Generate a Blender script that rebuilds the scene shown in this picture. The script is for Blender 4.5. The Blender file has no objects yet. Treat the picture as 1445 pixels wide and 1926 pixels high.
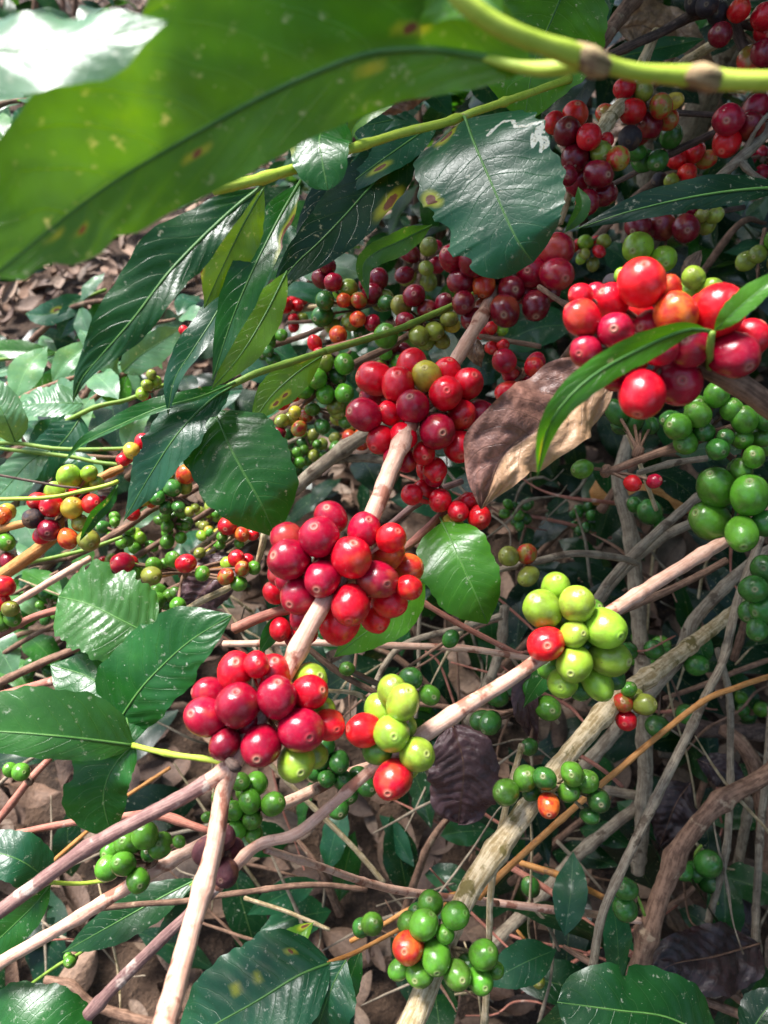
import bpy, math, random
import numpy as np
from mathutils import Vector, Matrix, noise as mnoise

R = math.radians
scene = bpy.context.scene
col = scene.collection
random.seed(7)

# ---------------------------------------------------------------- camera
CAM_H, PITCH = 0.92, R(45)
F = 1449.0                      # focal length in photograph pixels
cam_d = bpy.data.cameras.new("camera")
cam = bpy.data.objects.new("camera", cam_d)
col.objects.link(cam)
cam.location = (0, 0, CAM_H)
cam.rotation_euler = (PITCH, 0, 0)
cam_d.sensor_fit = 'VERTICAL'
cam_d.sensor_height = 36.0
cam_d.lens = 36.0 * F / 1926.0
cam_d.clip_start = 0.01
cam_d.clip_end = 400
cam_d.dof.use_dof = True
cam_d.dof.focus_distance = 0.40
cam_d.dof.aperture_fstop = cam_d.lens / 2.1      # a phone lens: 2 mm opening
scene.camera = cam

# ---------------------------------------------------------------- daylight
SUN_EL, SUN_AZ = R(60), R(-48)      # azimuth from +Y (the view) towards +X
world = bpy.data.worlds.new("World")
scene.world = world
world.use_nodes = True
wn = world.node_tree
sky = wn.nodes.new('ShaderNodeTexSky')
sky.sky_type = 'NISHITA'
sky.sun_disc = False
sky.sun_elevation = SUN_EL
sky.sun_rotation = SUN_AZ
sky.air_density = 1.0
sky.dust_density = 2.5
wn.links.new(sky.outputs[0], wn.nodes['Background'].inputs[0])
wn.nodes['Background'].inputs[1].default_value = 0.15
sun_d = bpy.data.lights.new("sun", 'SUN')
sun_d.energy = 4.8
sun_d.angle = R(18)
sun_d.color = (1.0, 0.985, 0.97)
sun = bpy.data.objects.new("sun", sun_d)
col.objects.link(sun)
_sd = Vector((math.sin(SUN_AZ) * math.cos(SUN_EL), math.cos(SUN_AZ) * math.cos(SUN_EL), math.sin(SUN_EL)))
sun.rotation_euler = _sd.to_track_quat('Z', 'Y').to_euler()
sun.location = _sd * 5
scene.view_settings.view_transform = 'Standard'
scene.view_settings.look = 'None'
scene.view_settings.gamma = 1
scene.view_settings.exposure = 1.22
scene.cycles.max_bounces = 6
scene.cycles.transparent_max_bounces = 6
scene.cycles.use_denoising = True

# ---------------------------------------------------------------- geometry helpers
_cp, _sp = math.cos(PITCH), math.sin(PITCH)
CAM = np.array([0.0, 0.0, CAM_H])
CX = np.array([1.0, 0, 0]); CY = np.array([0, _cp, _sp]); CZ = np.array([0, -_sp, _cp])

def P(u, v, d):
    """the point seen at pixel (u, v) of the photograph, d metres deep"""
    return CAM + CX * ((u - 722.5) / F * d) - CY * ((v - 963.0) / F * d) - CZ * d

def px(n, d): return n / F * d
def nrm(a): return a / (np.linalg.norm(a, axis=-1, keepdims=True) + 1e-12)
def parse(s): return [tuple(float(x) for x in t.split(',')) for t in s.split()]

def spline(pts, n):
    """Catmull-Rom through the rows of pts, n samples spaced evenly by length of the first three columns"""
    p = np.asarray(pts, float)
    if len(p) == 2:
        t = np.linspace(0, 1, n)[:, None]
        return p[0] * (1 - t) + p[1] * t
    q = np.vstack([2 * p[0] - p[1], p, 2 * p[-1] - p[-2]])
    out = []
    for i in range(1, len(q) - 2):
        t = np.linspace(0, 1, 24, endpoint=False)[:, None]
        a, b, c, d = q[i - 1], q[i], q[i + 1], q[i + 2]
        out.append(0.5 * (2 * b + (c - a) * t + (2 * a - 5 * b + 4 * c - d) * t**2 + (3 * b - a - 3 * c + d) * t**3))
    out.append(p[-1:])
    o = np.vstack(out)
    L = np.concatenate([[0], np.cumsum(np.linalg.norm(np.diff(o[:, :3], axis=0), axis=1))])
    s = np.linspace(0, L[-1], n)
    return np.stack([np.interp(s, L, o[:, k]) for k in range(o.shape[1])], 1)

def world_pts(pts):
    """rows (u, v, d, w?) to rows (x, y, z, radius?)"""
    out = []
    for p in pts:
        q = list(P(p[0], p[1], p[2]))
        if len(p) > 3: q.append(px(p[3], p[2]) / 2)
        out.append(q)
    return np.array(out)

class MB:
    """collects vertices, faces, uvs and one colour attribute"""
    def __init__(s): s.v, s.f, s.uv, s.mk, s.rn, s.n = [], [], [], [], [], 0
    def add(s, v, f, uv=None, mk=None, rn=0.5):
        v = np.asarray(v, float); k = len(v)
        f = np.asarray(f, int)
        s.v.append(v); s.f.append(f + s.n); s.n += k
        s.uv.append(np.zeros((k, 2)) if uv is None else uv)
        s.mk.append(np.zeros((k, 3)) if mk is None else mk)
        s.rn.append(np.full(k, rn) if np.isscalar(rn) else rn)
    def build(s, name, mat, parent=None, origin=None, marks=False):
        v = np.vstack(s.v); faces = np.vstack(s.f)
        o = v[0].copy() if origin is None else np.asarray(origin, float)
        me = bpy.data.meshes.new(name)
        me.from_pydata((v - o).tolist(), [], faces.tolist())
        uv = np.vstack(s.uv)
        lay = me.uv_layers.new(name="UVMap")
        lay.data.foreach_set('uv', uv[faces.ravel()].astype(np.float32).ravel())
        if marks:
            a = me.attributes.new('mark', 'FLOAT_COLOR', 'POINT')
            mk = np.hstack([np.vstack(s.mk), np.concatenate(s.rn)[:, None]])
            a.data.foreach_set('color', mk.astype(np.float32).ravel())
        me.polygons.foreach_set('use_smooth', [True] * len(me.polygons))
        me.materials.append(mat)
        me.update()
        return link(name, me, o, parent)

WORLD = {}
def link(name, data, o, parent=None):
    ob = bpy.data.objects.new(name, data)
    col.objects.link(ob)
    o = np.asarray(o, float)
    WORLD[ob.name] = o
    if parent is not None:
        ob.parent = parent
        ob.location = o - WORLD[parent.name]
    else:
        ob.location = o
    return ob

def tag(o, label=None, cat=None, group=None, kind=None):
    if label: o['label'] = label
    if cat: o['category'] = cat
    if group: o['group'] = group
    if kind: o['kind'] = kind
    return o

def grid_faces(nu, nv, closed=False):
    i, j = np.meshgrid(np.arange(nu - 1), np.arange(nv if closed else nv - 1), indexing='ij')
    i, j = i.ravel(), j.ravel(); k = (j + 1) % nv
    return np.stack([i * nv + j, i * nv + k, (i + 1) * nv + k, (i + 1) * nv + j], 1)

def tube(mb, path, sides=10, seg=0.0025, rough=0.12, nodes=0.055, knot=0.2, seed=0, nmin=8, crook=0.16):
    """a tapering, slightly crooked stick along rows (x, y, z, radius)"""
    L = np.sum(np.linalg.norm(np.diff(path[:, :3], axis=0), axis=1))
    n = int(max(nmin, min(240, L / seg)))
    q = spline(path, n)
    c, r = q[:, :3], np.maximum(q[:, 3], 2e-4)
    T = nrm(np.gradient(c, axis=0))
    up = np.array([0.31, 0.2, 0.93])
    A = nrm(np.cross(T, up)); B = np.cross(T, A)
    s = np.linspace(0, L, n)
    rng = np.random.RandomState(seed)
    # knots where leaves once grew
    if nodes:
        ph = rng.rand() * nodes
        dist = np.abs((s + ph) % nodes - nodes / 2)
        r = r * (1 + knot * np.exp(-(dist / (0.9 * r + 6e-4))**2))
    wob = np.array([mnoise.noise(Vector((x * 35, seed * 3.7, 0))) for x in s])
    wob2 = np.array([mnoise.noise(Vector((x * 35, 9 + seed * 3.7, 5))) for x in s])
    c = c + A * (wob * r * crook)[:, None] + B * (wob2 * r * crook)[:, None]
    th = np.linspace(0, 2 * np.pi, sides, endpoint=False)
    rr = np.empty((n, sides))
    for i in range(n):
        for j in range(sides):
            rr[i, j] = r[i] * (1 + rough * mnoise.noise(Vector((s[i] * 150, math.cos(th[j]) * 1.7 + seed, math.sin(th[j]) * 1.7))))
    v = c[:, None] + rr[..., None] * (np.cos(th)[None, :, None] * A[:, None] + np.sin(th)[None, :, None] * B[:, None])
    uv = np.stack(np.broadcast_arrays(th[None] / (2 * np.pi), (s[:, None] * 40)), -1).reshape(-1, 2)
    v = v.reshape(-1, 3)
    f = grid_faces(n, sides, True)
    # rounded ends
    e0 = c[0] - T[0] * r[0] * 0.5; e1 = c[-1] + T[-1] * r[-1] * 0.5
    k = len(v)
    v = np.vstack([v, e0, e1]); uv = np.vstack([uv, [0, 0], [0, s[-1] * 40]])
    cap = []
    for j in range(sides):
        m = (j + 1) % sides
        cap.append([k, m, j, j]); cap.append([k + 1, (n - 1) * sides + j, (n - 1) * sides + m, (n - 1) * sides + m])
    mb.add(v, f, uv)
    # triangles stored as degenerate quads are avoided: keep them apart
    mb.tri = getattr(mb, 'tri', [])
    base = mb.n - len(v)
    for c4 in cap:
        mb.tri.append([base + c4[0], base + c4[1], base + c4[2]])
    return q

def build_tube(mb, name, mat, parent=None, origin=None):
    v = np.vstack(mb.v); faces = [list(x) for x in np.vstack(mb.f)] + mb.tri
    o = v[0].copy() if origin is None else np.asarray(origin, float)
    me = bpy.data.meshes.new(name)
    me.from_pydata((v - o).tolist(), [], faces)
    uv = np.vstack(mb.uv)
    lay = me.uv_layers.new(name="UVMap")
    idx = np.concatenate([np.array(x) for x in faces])
    lay.data.foreach_set('uv', uv[idx].astype(np.float32).ravel())
    me.polygons.foreach_set('use_smooth', [True] * len(me.polygons))
    me.materials.append(mat)
    me.update()
    return link(name, me, o, parent)

# ---------------------------------------------------------------- materials
def new_mat(name):
    m = bpy.data.materials.new(name); m.use_nodes = True
    nt = m.node_tree
    return m, nt, nt.nodes['Principled BSDF'], nt.nodes['Material Output']

class N:
    """small helper for wiring nodes"""
    def __init__(s, nt): s.nt = nt
    def n(s, t, **k):
        x = s.nt.nodes.new(t)
        for a, b in k.items(): setattr(x, a, b)
        return x
    def put(s, sock, val):
        if val is None: return
        if hasattr(val, 'links') or isinstance(val, bpy.types.NodeSocket): s.nt.links.new(val, sock)
        else: sock.default_value = val
    def math(s, op, a, b=None, c=None, clamp=False):
        x = s.n('ShaderNodeMath', operation=op, use_clamp=clamp)
        s.put(x.inputs[0], a); s.put(x.inputs[1], b); s.put(x.inputs[2], c)
        return x.outputs[0]
    def mix(s, f, a, b, mode='MIX'):
        x = s.n('ShaderNodeMix', data_type='RGBA', blend_type=mode)
        s.put(x.inputs[0], f); s.put(x.inputs[6], a); s.put(x.inputs[7], b)
        return x.outputs[2]
    def ramp(s, f, a, b):          # smooth step from a to b
        x = s.n('ShaderNodeMapRange', interpolation_type='SMOOTHSTEP')
        s.put(x.inputs[0], f); x.inputs[1].default_value = a; x.inputs[2].default_value = b
        return x.outputs[0]
    def noise(s, vec, scale, detail=3, rough=0.55, dim='3D'):
        x = s.n('ShaderNodeTexNoise', noise_dimensions=dim)
        if vec is not None: s.nt.links.new(vec, x.inputs['Vector'])
        x.inputs['Scale'].default_value = scale; x.inputs['Detail'].default_value = detail
        x.inputs['Roughness'].default_value = rough
        return x.outputs[0]
    def bump(s, h, strength, dist, normal=None):
        x = s.n('ShaderNodeBump')
        s.put(x.inputs['Height'], h); x.inputs['Strength'].default_value = strength
        x.inputs['Distance'].default_value = dist
        s.put(x.inputs['Normal'], normal)
        return x.outputs[0]
def C4(c): return (c[0], c[1], c[2], 1.0)

def bark(name, c1, c2, c3=None, patch=0.0, rough=0.75, bump=0.5):
    m, nt, bs, out = new_mat(name); k = N(nt)
    tc = k.n('ShaderNodeTexCoord'); oi = k.n('ShaderNodeObjectInfo')
    mp = k.n('ShaderNodeMapping'); nt.links.new(tc.outputs['UV'], mp.inputs[0])
    mp.inputs['Scale'].default_value = (7.0, 0.55, 1)
    off = k.n('ShaderNodeCombineXYZ'); k.put(off.inputs[2], k.math('MULTIPLY', oi.outputs['Random'], 30.0))
    add = k.n('ShaderNodeVectorMath', operation='ADD')
    nt.links.new(mp.outputs[0], add.inputs[0]); nt.links.new(off.outputs[0], add.inputs[1])
    streak = k.noise(add.outputs[0], 3.0, 5, 0.62)
    streak = k.math('MULTIPLY_ADD', k.math('SUBTRACT', k.noise(tc.outputs['Object'], 160.0, 4, 0.65), 0.5), 0.7, streak)
    blot = k.noise(tc.outputs['Object'], 70.0, 4, 0.6)
    fine = k.noise(tc.outputs['Object'], 420.0, 3, 0.6)
    c = k.mix(k.ramp(streak, 0.34, 0.66), C4(c1), C4(c2))
    if c3:
        c = k.mix(k.ramp(blot, 0.62 - patch, 0.70 - patch), c, C4(c3))
    c = k.mix(k.math('MULTIPLY', k.ramp(fine, 0.55, 0.8), 0.4), c, (0.02, 0.014, 0.01, 1))
    nt.links.new(c, bs.inputs['Base Color'])
    bs.inputs['Roughness'].default_value = rough
    bs.inputs['Specular IOR Level'].default_value = 0.3
    h = k.math('ADD', k.math('MULTIPLY', streak, 1.0), k.math('MULTIPLY', fine, 0.35))
    nt.links.new(k.bump(h, bump, 0.0012), bs.inputs['Normal'])
    return m

BARK = {
 'pink':   bark('bark_pink', (0.52, 0.285, 0.20), (0.66, 0.42, 0.31), (0.30, 0.12, 0.075), 0.08, 0.45, 0.3),
 'red':    bark('bark_reddish', (0.30, 0.10, 0.07), (0.44, 0.19, 0.13), (0.52, 0.34, 0.26), 0.0, 0.6, 0.4),
 'brown':  bark('bark_brown', (0.11, 0.058, 0.036), (0.27, 0.155, 0.10), (0.36, 0.25, 0.16), 0.0),
 'dark':   bark('bark_dark', (0.05, 0.032, 0.026), (0.13, 0.085, 0.065), (0.20, 0.14, 0.11), 0.0),
 'grey':   bark('bark_grey', (0.17, 0.125, 0.085), (0.33, 0.27, 0.19), (0.10, 0.07, 0.045), 0.04),
 'pale':   bark('bark_peeled', (0.34, 0.24, 0.11), (0.68, 0.54, 0.34), (0.17, 0.13, 0.04), 0.05, 0.7, 0.9),
 'purple': bark('bark_purple', (0.17, 0.085, 0.075), (0.31, 0.18, 0.15), (0.50, 0.38, 0.31), 0.05, 0.6),
 'orange': bark('bark_orange', (0.38, 0.15, 0.035), (0.52, 0.25, 0.08), (0.25, 0.12, 0.05), 0.0, 0.6),
 'green':  bark('bark_green', (0.13, 0.24, 0.03), (0.23, 0.34, 0.05), (0.20, 0.12, 0.05), -0.04, 0.45, 0.25),
 'joint':  bark('bark_joint', (0.30, 0.17, 0.09), (0.46, 0.36, 0.17), (0.14, 0.06, 0.04), 0.10, 0.7, 0.8),
 'rib':    bark('leaf_rib', (0.05, 0.15, 0.03), (0.10, 0.22, 0.05), None, 0.0, 0.4, 0.1),
 'lime':   bark('bark_lime', (0.34, 0.46, 0.04), (0.44, 0.54, 0.07), (0.50, 0.48, 0.16), -0.04, 0.45, 0.2),
}

def leaf_mat(name, dead=False):
    m, nt, bs, out = new_mat(name); k = N(nt)
    tc = k.n('ShaderNodeTexCoord'); oi = k.n('ShaderNodeObjectInfo')
    at = k.n('ShaderNodeAttribute', attribute_name='mark')
    sep = k.n('ShaderNodeSeparateColor'); nt.links.new(at.outputs['Color'], sep.inputs[0])
    lesion, halo, trail, rnd = sep.outputs[0], sep.outputs[1], sep.outputs[2], at.outputs['Alpha']
    uvs = k.n('ShaderNodeSeparateXYZ'); nt.links.new(tc.outputs['UV'], uvs.inputs[0])
    s = uvs.outputs[0]
    side = k.math('SUBTRACT', k.math('MULTIPLY', uvs.outputs[1], 2.0), 1.0)
    t = k.math('ABSOLUTE', side)
    # veins leave the midrib at a slant and curve forward towards the tip
    vs = k.math('ADD', k.math('SUBTRACT', s, k.math('MULTIPLY', k.math('POWER', t, 1.35), 0.20)), k.math('MULTIPLY', k.math('GREATER_THAN', side, 0.0), 0.045))
    wave = k.math('ABSOLUTE', k.math('SUBTRACT', k.math('FRACT', k.math('MULTIPLY', k.math('MULTIPLY_ADD', k.noise(tc.outputs['Object'], 60.0, 2), 0.045, vs), 10.5)), 0.5))
    vein = k.ramp(wave, 0.035, 0.0)
    vein = k.math('MULTIPLY', vein, k.ramp(t, 0.98, 0.7))
    mid = k.ramp(t, 0.035, 0.012)
    big = k.noise(tc.outputs['Object'], 45.0, 3)
    fine = k.noise(tc.outputs['Object'], 260.0, 4, 0.65)
    speck = k.noise(tc.outputs['Object'], 900.0, 2, 0.5)
    net = k.n('ShaderNodeTexVoronoi', feature='DISTANCE_TO_EDGE'); nt.links.new(tc.outputs['Object'], net.inputs[0]); net.inputs['Scale'].default_value = 330
    base = oi.outputs['Color']
    hue = k.n('ShaderNodeHueSaturation'); k.put(hue.inputs['Color'], base)
    k.put(hue.inputs['Value'], k.math('MULTIPLY_ADD', rnd, 0.9, 0.55)); k.put(hue.inputs['Hue'], k.math('MULTIPLY_ADD', rnd, -0.035, 0.5175))
    c0 = hue.outputs[0]
    c = k.mix(k.ramp(big, 0.35, 0.7), k.mix(0.35, c0, (0.0, 0.012, 0.004, 1)), c0)
    if not dead:
        c = k.mix(k.math('MULTIPLY', k.ramp(k.noise(tc.outputs['Object'], 28.0, 4, 0.65), 0.55, 0.78), 0.32), c, k.mix(1.0, c0, (2.6, 1.7, 0.9, 1), 'MULTIPLY'))
    if dead:
        c = k.mix(k.ramp(fine, 0.35, 0.7), k.mix(0.55, c, (0.05, 0.02, 0.018, 1)), c)
        c = k.mix(k.math('MULTIPLY', vein, 0.5), c, (0.09, 0.045, 0.03, 1))
        c = k.mix(mid, c, (0.10, 0.05, 0.035, 1))
        c = k.mix(k.math('MULTIPLY', trail, 0.65), c, k.mix(fine, (0.40, 0.22, 0.10, 1), (0.78, 0.52, 0.29, 1)))
    else:
        pale = k.mix(1.0, k.mix(0.16, c0, (0.30, 0.40, 0.16, 1)), (1.5, 1.5, 1.4, 1), 'MULTIPLY')
        c = k.mix(k.math('MULTIPLY', vein, 0.20), c, pale)
        c = k.mix(k.math('MULTIPLY', mid, 0.6), c, pale)
        c = k.mix(k.math('MULTIPLY', halo, 0.85), c, (0.36, 0.40, 0.03, 1))
        c = k.mix(k.ramp(k.math('ADD', lesion, k.math('MULTIPLY', k.math('SUBTRACT', fine, 0.5), 0.5)), 0.35, 0.6), c, k.mix(fine, (0.05, 0.02, 0.012, 1), (0.26, 0.10, 0.05, 1)))
        c = k.mix(k.ramp(speck, 0.735, 0.77), c, (0.35, 0.42, 0.33, 1))          # dust specks
        c = k.mix(k.math('MULTIPLY', k.ramp(k.math('ADD', trail, k.math('MULTIPLY', k.math('SUBTRACT', fine, 0.5), 1.5)), 0.15, 0.5), 0.92), c, k.mix(k.ramp(speck, .5, .7), (0.68, 0.72, 0.62, 1), (0.36, 0.36, 0.24, 1)))
    nt.links.new(c, bs.inputs['Base Color'])
    gl = k.math('MULTIPLY_ADD', fine, 0.14, 0.30 if dead else 0.24)
    gl = k.math('ADD', gl, k.math('MULTIPLY', lesion, 0.3))
    nt.links.new(gl, bs.inputs['Roughness'])
    bs.inputs['Specular IOR Level'].default_value = 0.5
    h = k.math('ADD', k.math('MULTIPLY', vein, -0.28), k.math('MULTIPLY', k.ramp(net.outputs['Distance'], 0.0, 0.12), 0.05))
    h = k.math('ADD', h, k.math('MULTIPLY', fine, 0.07 if not dead else 1.1))
    h = k.math('ADD', h, k.math('MULTIPLY', big, 0.5))
    nt.links.new(k.bump(h, 0.55 if not dead else 0.9, 0.0009), bs.inputs['Normal'])
    tr = k.n('ShaderNodeBsdfTranslucent')
    tcol = k.mix(1.0, c, (2.4, 1.7, 0.28, 1) if not dead else (1.2, 0.9, 0.6, 1), 'MULTIPLY')
    nt.links.new(tcol, tr.inputs['Color'])
    mx = k.n('ShaderNodeMixShader'); mx.inputs[0].default_value = 0.40 if not dead else 0.18
    nt.links.new(bs.outputs[0], mx.inputs[1]); nt.links.new(tr.outputs[0], mx.inputs[2])
    nt.links.new(mx.outputs[0], out.inputs[0])
    return m
LEAF = leaf_mat('leaf_skin')
DEAD = leaf_mat('dead_leaf_skin', True)

def cherry_mat(name, turning=False, dry=False):
    m, nt, bs, out = new_mat(name); k = N(nt)
    tc = k.n('ShaderNodeTexCoord'); oi = k.n('ShaderNodeObjectInfo')
    off = k.n('ShaderNodeVectorMath', operation='ADD'); nt.links.new(tc.outputs['Object'], off.inputs[0])
    cx = k.n('ShaderNodeCombineXYZ')
    for i in range(3): k.put(cx.inputs[i], k.math('MULTIPLY', oi.outputs['Random'], 3.0 + 2 * i))
    nt.links.new(cx.outputs[0], off.inputs[1])
    V = off.outputs[0]
    big = k.noise(V, 1.3, 3, 0.5); fine = k.noise(V, 14.0, 4, 0.7); tiny = k.noise(V, 60.0, 2, 0.5)
    uvs = k.n('ShaderNodeSeparateXYZ'); nt.links.new(tc.outputs['UV'], uvs.inputs[0])
    pol = k.math('ADD', uvs.outputs[1], k.math('MULTIPLY', k.math('SUBTRACT', fine, 0.5), 0.035))   # 0 at the navel, 1 at the stalk
    base = oi.outputs['Color']
    if turning:
        c = k.mix(k.ramp(big, 0.36, 0.62), base, (0.50, 0.02, 0.012, 1))
    else:
        c = k.mix(k.math('MULTIPLY', k.ramp(big, 0.40, 0.68), 0.7), base, k.mix(1.0, base, (0.55, 0.42, 0.75, 1), 'MULTIPLY'))
    rv = k.math('MULTIPLY_ADD', k.math('FRACT', k.math('MULTIPLY', oi.outputs['Random'], 13.7)), 0.75, 0.1)
    # unevenly ripened: a paler, yellower flank on some fruit, dark scars on a few
    un = k.ramp(k.math('ADD', k.noise(V, 0.8, 2, 0.5), k.math('MULTIPLY', k.math('FRACT', k.math('MULTIPLY', oi.outputs['Random'], 7.3)), 0.22)), 0.68, 0.84)
    hs = k.n('ShaderNodeSeparateColor'); nt.links.new(base, hs.inputs[0])
    un = k.math('MULTIPLY', un, k.math('GREATER_THAN', hs.outputs[0], hs.outputs[1]))
    c = k.mix(k.math('MULTIPLY', un, 0.22), c, k.mix(0.55, base, (0.75, 0.32, 0.05, 1)))
    scar = k.n('ShaderNodeTexVoronoi'); nt.links.new(V, scar.inputs[0]); scar.inputs['Scale'].default_value = 1.6
    c = k.mix(k.math('MULTIPLY', k.ramp(k.math('ADD', scar.outputs['Distance'], k.math('MULTIPLY', fine, 0.10)), 0.125, 0.085), 0.75), c, (0.10, 0.045, 0.03, 1))
    c = k.mix(k.math('MULTIPLY', k.ramp(fine, 0.60, 0.78), 0.30), c, k.mix(0.5, base, (0.35, 0.20, 0.10, 1)))
    c = k.mix(k.math('MULTIPLY', k.math('MULTIPLY', k.ramp(pol, 0.12, 0.05), 0.5), rv), c, k.mix(0.5, base, (0.55, 0.40, 0.22, 1)))
    ring = k.math('MULTIPLY', k.ramp(pol, 0.030, 0.042), k.ramp(pol, 0.068, 0.054))
    c = k.mix(k.math('MULTIPLY', ring, rv), c, k.mix(0.35, (0.50, 0.36, 0.22, 1), base))
    c = k.mix(k.math('MULTIPLY', k.ramp(pol, 0.022, 0.010), 0.8), c, (0.14, 0.07, 0.04, 1))
    c = k.mix(k.math('MULTIPLY', k.ramp(tiny, 0.69, 0.76), 0.7), c, (0.34, 0.20, 0.13, 1))
    c = k.mix(k.math('MULTIPLY', k.ramp(k.noise(V, 4.0, 4, 0.7), 0.45, 0.8), 0.06), c, (0.62, 0.42, 0.42, 1))     # dusty bloom
    nt.links.new(c, bs.inputs['Base Color'])
    r = k.math('MULTIPLY_ADD', fine, 0.16, 0.10 if not dry else 0.5)
    r = k.math('ADD', r, k.math('MULTIPLY', k.ramp(pol, 0.10, 0.05), 0.35))
    nt.links.new(r, bs.inputs['Roughness'])
    bs.inputs['Specular IOR Level'].default_value = 0.5
    bs.inputs['Subsurface Weight'].default_value = 0.04
    bs.inputs['Subsurface Radius'].default_value = (1.0, 0.5, 0.25)
    bs.inputs['Subsurface Scale'].default_value = 0.002
    nt.links.new(k.bump(k.math('ADD', k.math('MULTIPLY', fine, 0.6), k.math('MULTIPLY', big, 1.6)), 0.22 if not dry else 1.0, 0.0008), bs.inputs['Normal'])
    return m
CHERRY = cherry_mat('cherry_skin')
TURNING = cherry_mat('cherry_turning', True)
DRY = cherry_mat('cherry_dry', dry=True)
# ---------------------------------------------------------------- cherries
def cherry_mesh(seed):
    rng = np.random.RandomState(seed)
    nu, nv = 26, 24
    pol = np.concatenate([[0.0, 0.06, 0.11, 0.15, 0.19, 0.23, 0.28, 0.34], np.linspace(0.45, math.pi, nu - 8)])
    v, uv = [], []
    for i, a in enumerate(pol):
        r = 1.0
        z, x = math.cos(a), math.sin(a)
        dip = 0
        if a < 0.30:                                   # the navel: a raised ring round a small pit
            dip = 0.022 * math.exp(-((a - 0.165) / 0.045)**2) - 0.04 * math.exp(-(a / 0.09)**2)
            z = math.cos(a) * 0.985 + 0.004
        z += dip
        for j in range(nv):
            th = 2 * math.pi * j / nv
            lump = 1 + 0.035 * 1.5 * mnoise.noise(Vector((x * math.cos(th) * 1.3 + seed * 5, x * math.sin(th) * 1.3, z * 1.3)))
            v.append((x * math.cos(th) * lump, x * math.sin(th) * lump * (0.95 + 0.01 * seed), z * lump * (1.06 if z < 0 else 1.02)))
            uv.append((j / nv, a / math.pi))
    mb = MB(); mb.add(np.array(v), grid_faces(nu, nv, True), np.array(uv))
    me = bpy.data.meshes.new('cherry')
    faces = np.vstack(mb.f)
    me.from_pydata(np.array(v).tolist(), [], faces.tolist())
    lay = me.uv_layers.new(name="UVMap")
    lay.data.foreach_set('uv', np.array(uv)[faces.ravel()].astype(np.float32).ravel())
    me.polygons.foreach_set('use_smooth', [True] * len(me.polygons))
    me.materials.append(CHERRY); me.update()
    return me
CHERRIES = [cherry_mesh(i) for i in range(6)]
SKIN = {  # base colour, material, word
 'r': ((0.64, 0.003, 0.016), 0), 'c': ((0.37, 0.002, 0.024), 0), 'm': ((0.19, 0.002, 0.014), 0),
 'o': ((0.70, 0.14, 0.02), 1), 'y': ((0.52, 0.42, 0.04), 0), 'l': ((0.27, 0.44, 0.03), 0),
 'g': ((0.085, 0.26, 0.018), 0), 'd': ((0.035, 0.15, 0.018), 0), 'b': ((0.28, 0.20, 0.03), 1),
 'v': ((0.24, 0.28, 0.035), 0), 'k': ((0.018, 0.012, 0.016), 2), 's': ((0.70, 0.006, 0.012), 0), 'w': ((0.075, 0.012, 0.018), 2),
}
_bi = 0
def put_cherry(center, radius, axis, code, parent):
    global _bi
    _bi += 1
    rng = random.Random(_bi)
    me = CHERRIES[_bi % len(CHERRIES)]
    ob = link('cherry', me, center, parent)
    q = Vector(axis).to_track_quat('Z', 'Y')
    ob.rotation_mode = 'QUATERNION'
    ob.rotation_quaternion = q @ Matrix.Rotation(rng.uniform(0, 6.28), 3, 'Z').to_quaternion()
    e = rng.uniform(1.02, 1.24) if code in 'gdlvyb' else rng.uniform(1.0, 1.15)
    ob.scale = (radius * rng.uniform(.92, 1.05), radius * rng.uniform(.92, 1.05), radius * e)
    c, mt = SKIN[code]
    j = rng.uniform(0.82, 1.2)
    ob.color = (min(1, c[0] * j), min(1, c[1] * j * rng.uniform(0.85, 1.15)), c[2] * j, 1)
    if mt:
        ob.material_slots[0].link = 'OBJECT'
        ob.material_slots[0].material = TURNING if mt == 1 else DRY
    return ob

def stalks(node, rad, items, parent, bm):
    """the swollen node of the twig with the short stalk of every cherry: the mesh of the cluster"""
    mb = MB()
    ax = np.array([0.3, 0.5, 0.8])
    tube(mb, np.array([[*(node - ax * rad * 0.9), rad * 0.75], [*node, rad], [*(node + ax * rad * 0.9), rad * 0.75]]), 8, 0.002, nodes=0, nmin=5)
    for c, r in items:
        d = c - node; L = np.linalg.norm(d)
        if L < 1e-4: continue
        tube(mb, np.array([[*node, 0.0011], [*(node + d * 0.5 + np.array([0, 0, 0.001])), 0.0009], [*c, 0.0011]]), 5, 0.004, rough=0.05, nodes=0, nmin=4)
    return build_tube(mb, 'cherry_cluster', bm, parent, node)

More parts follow.
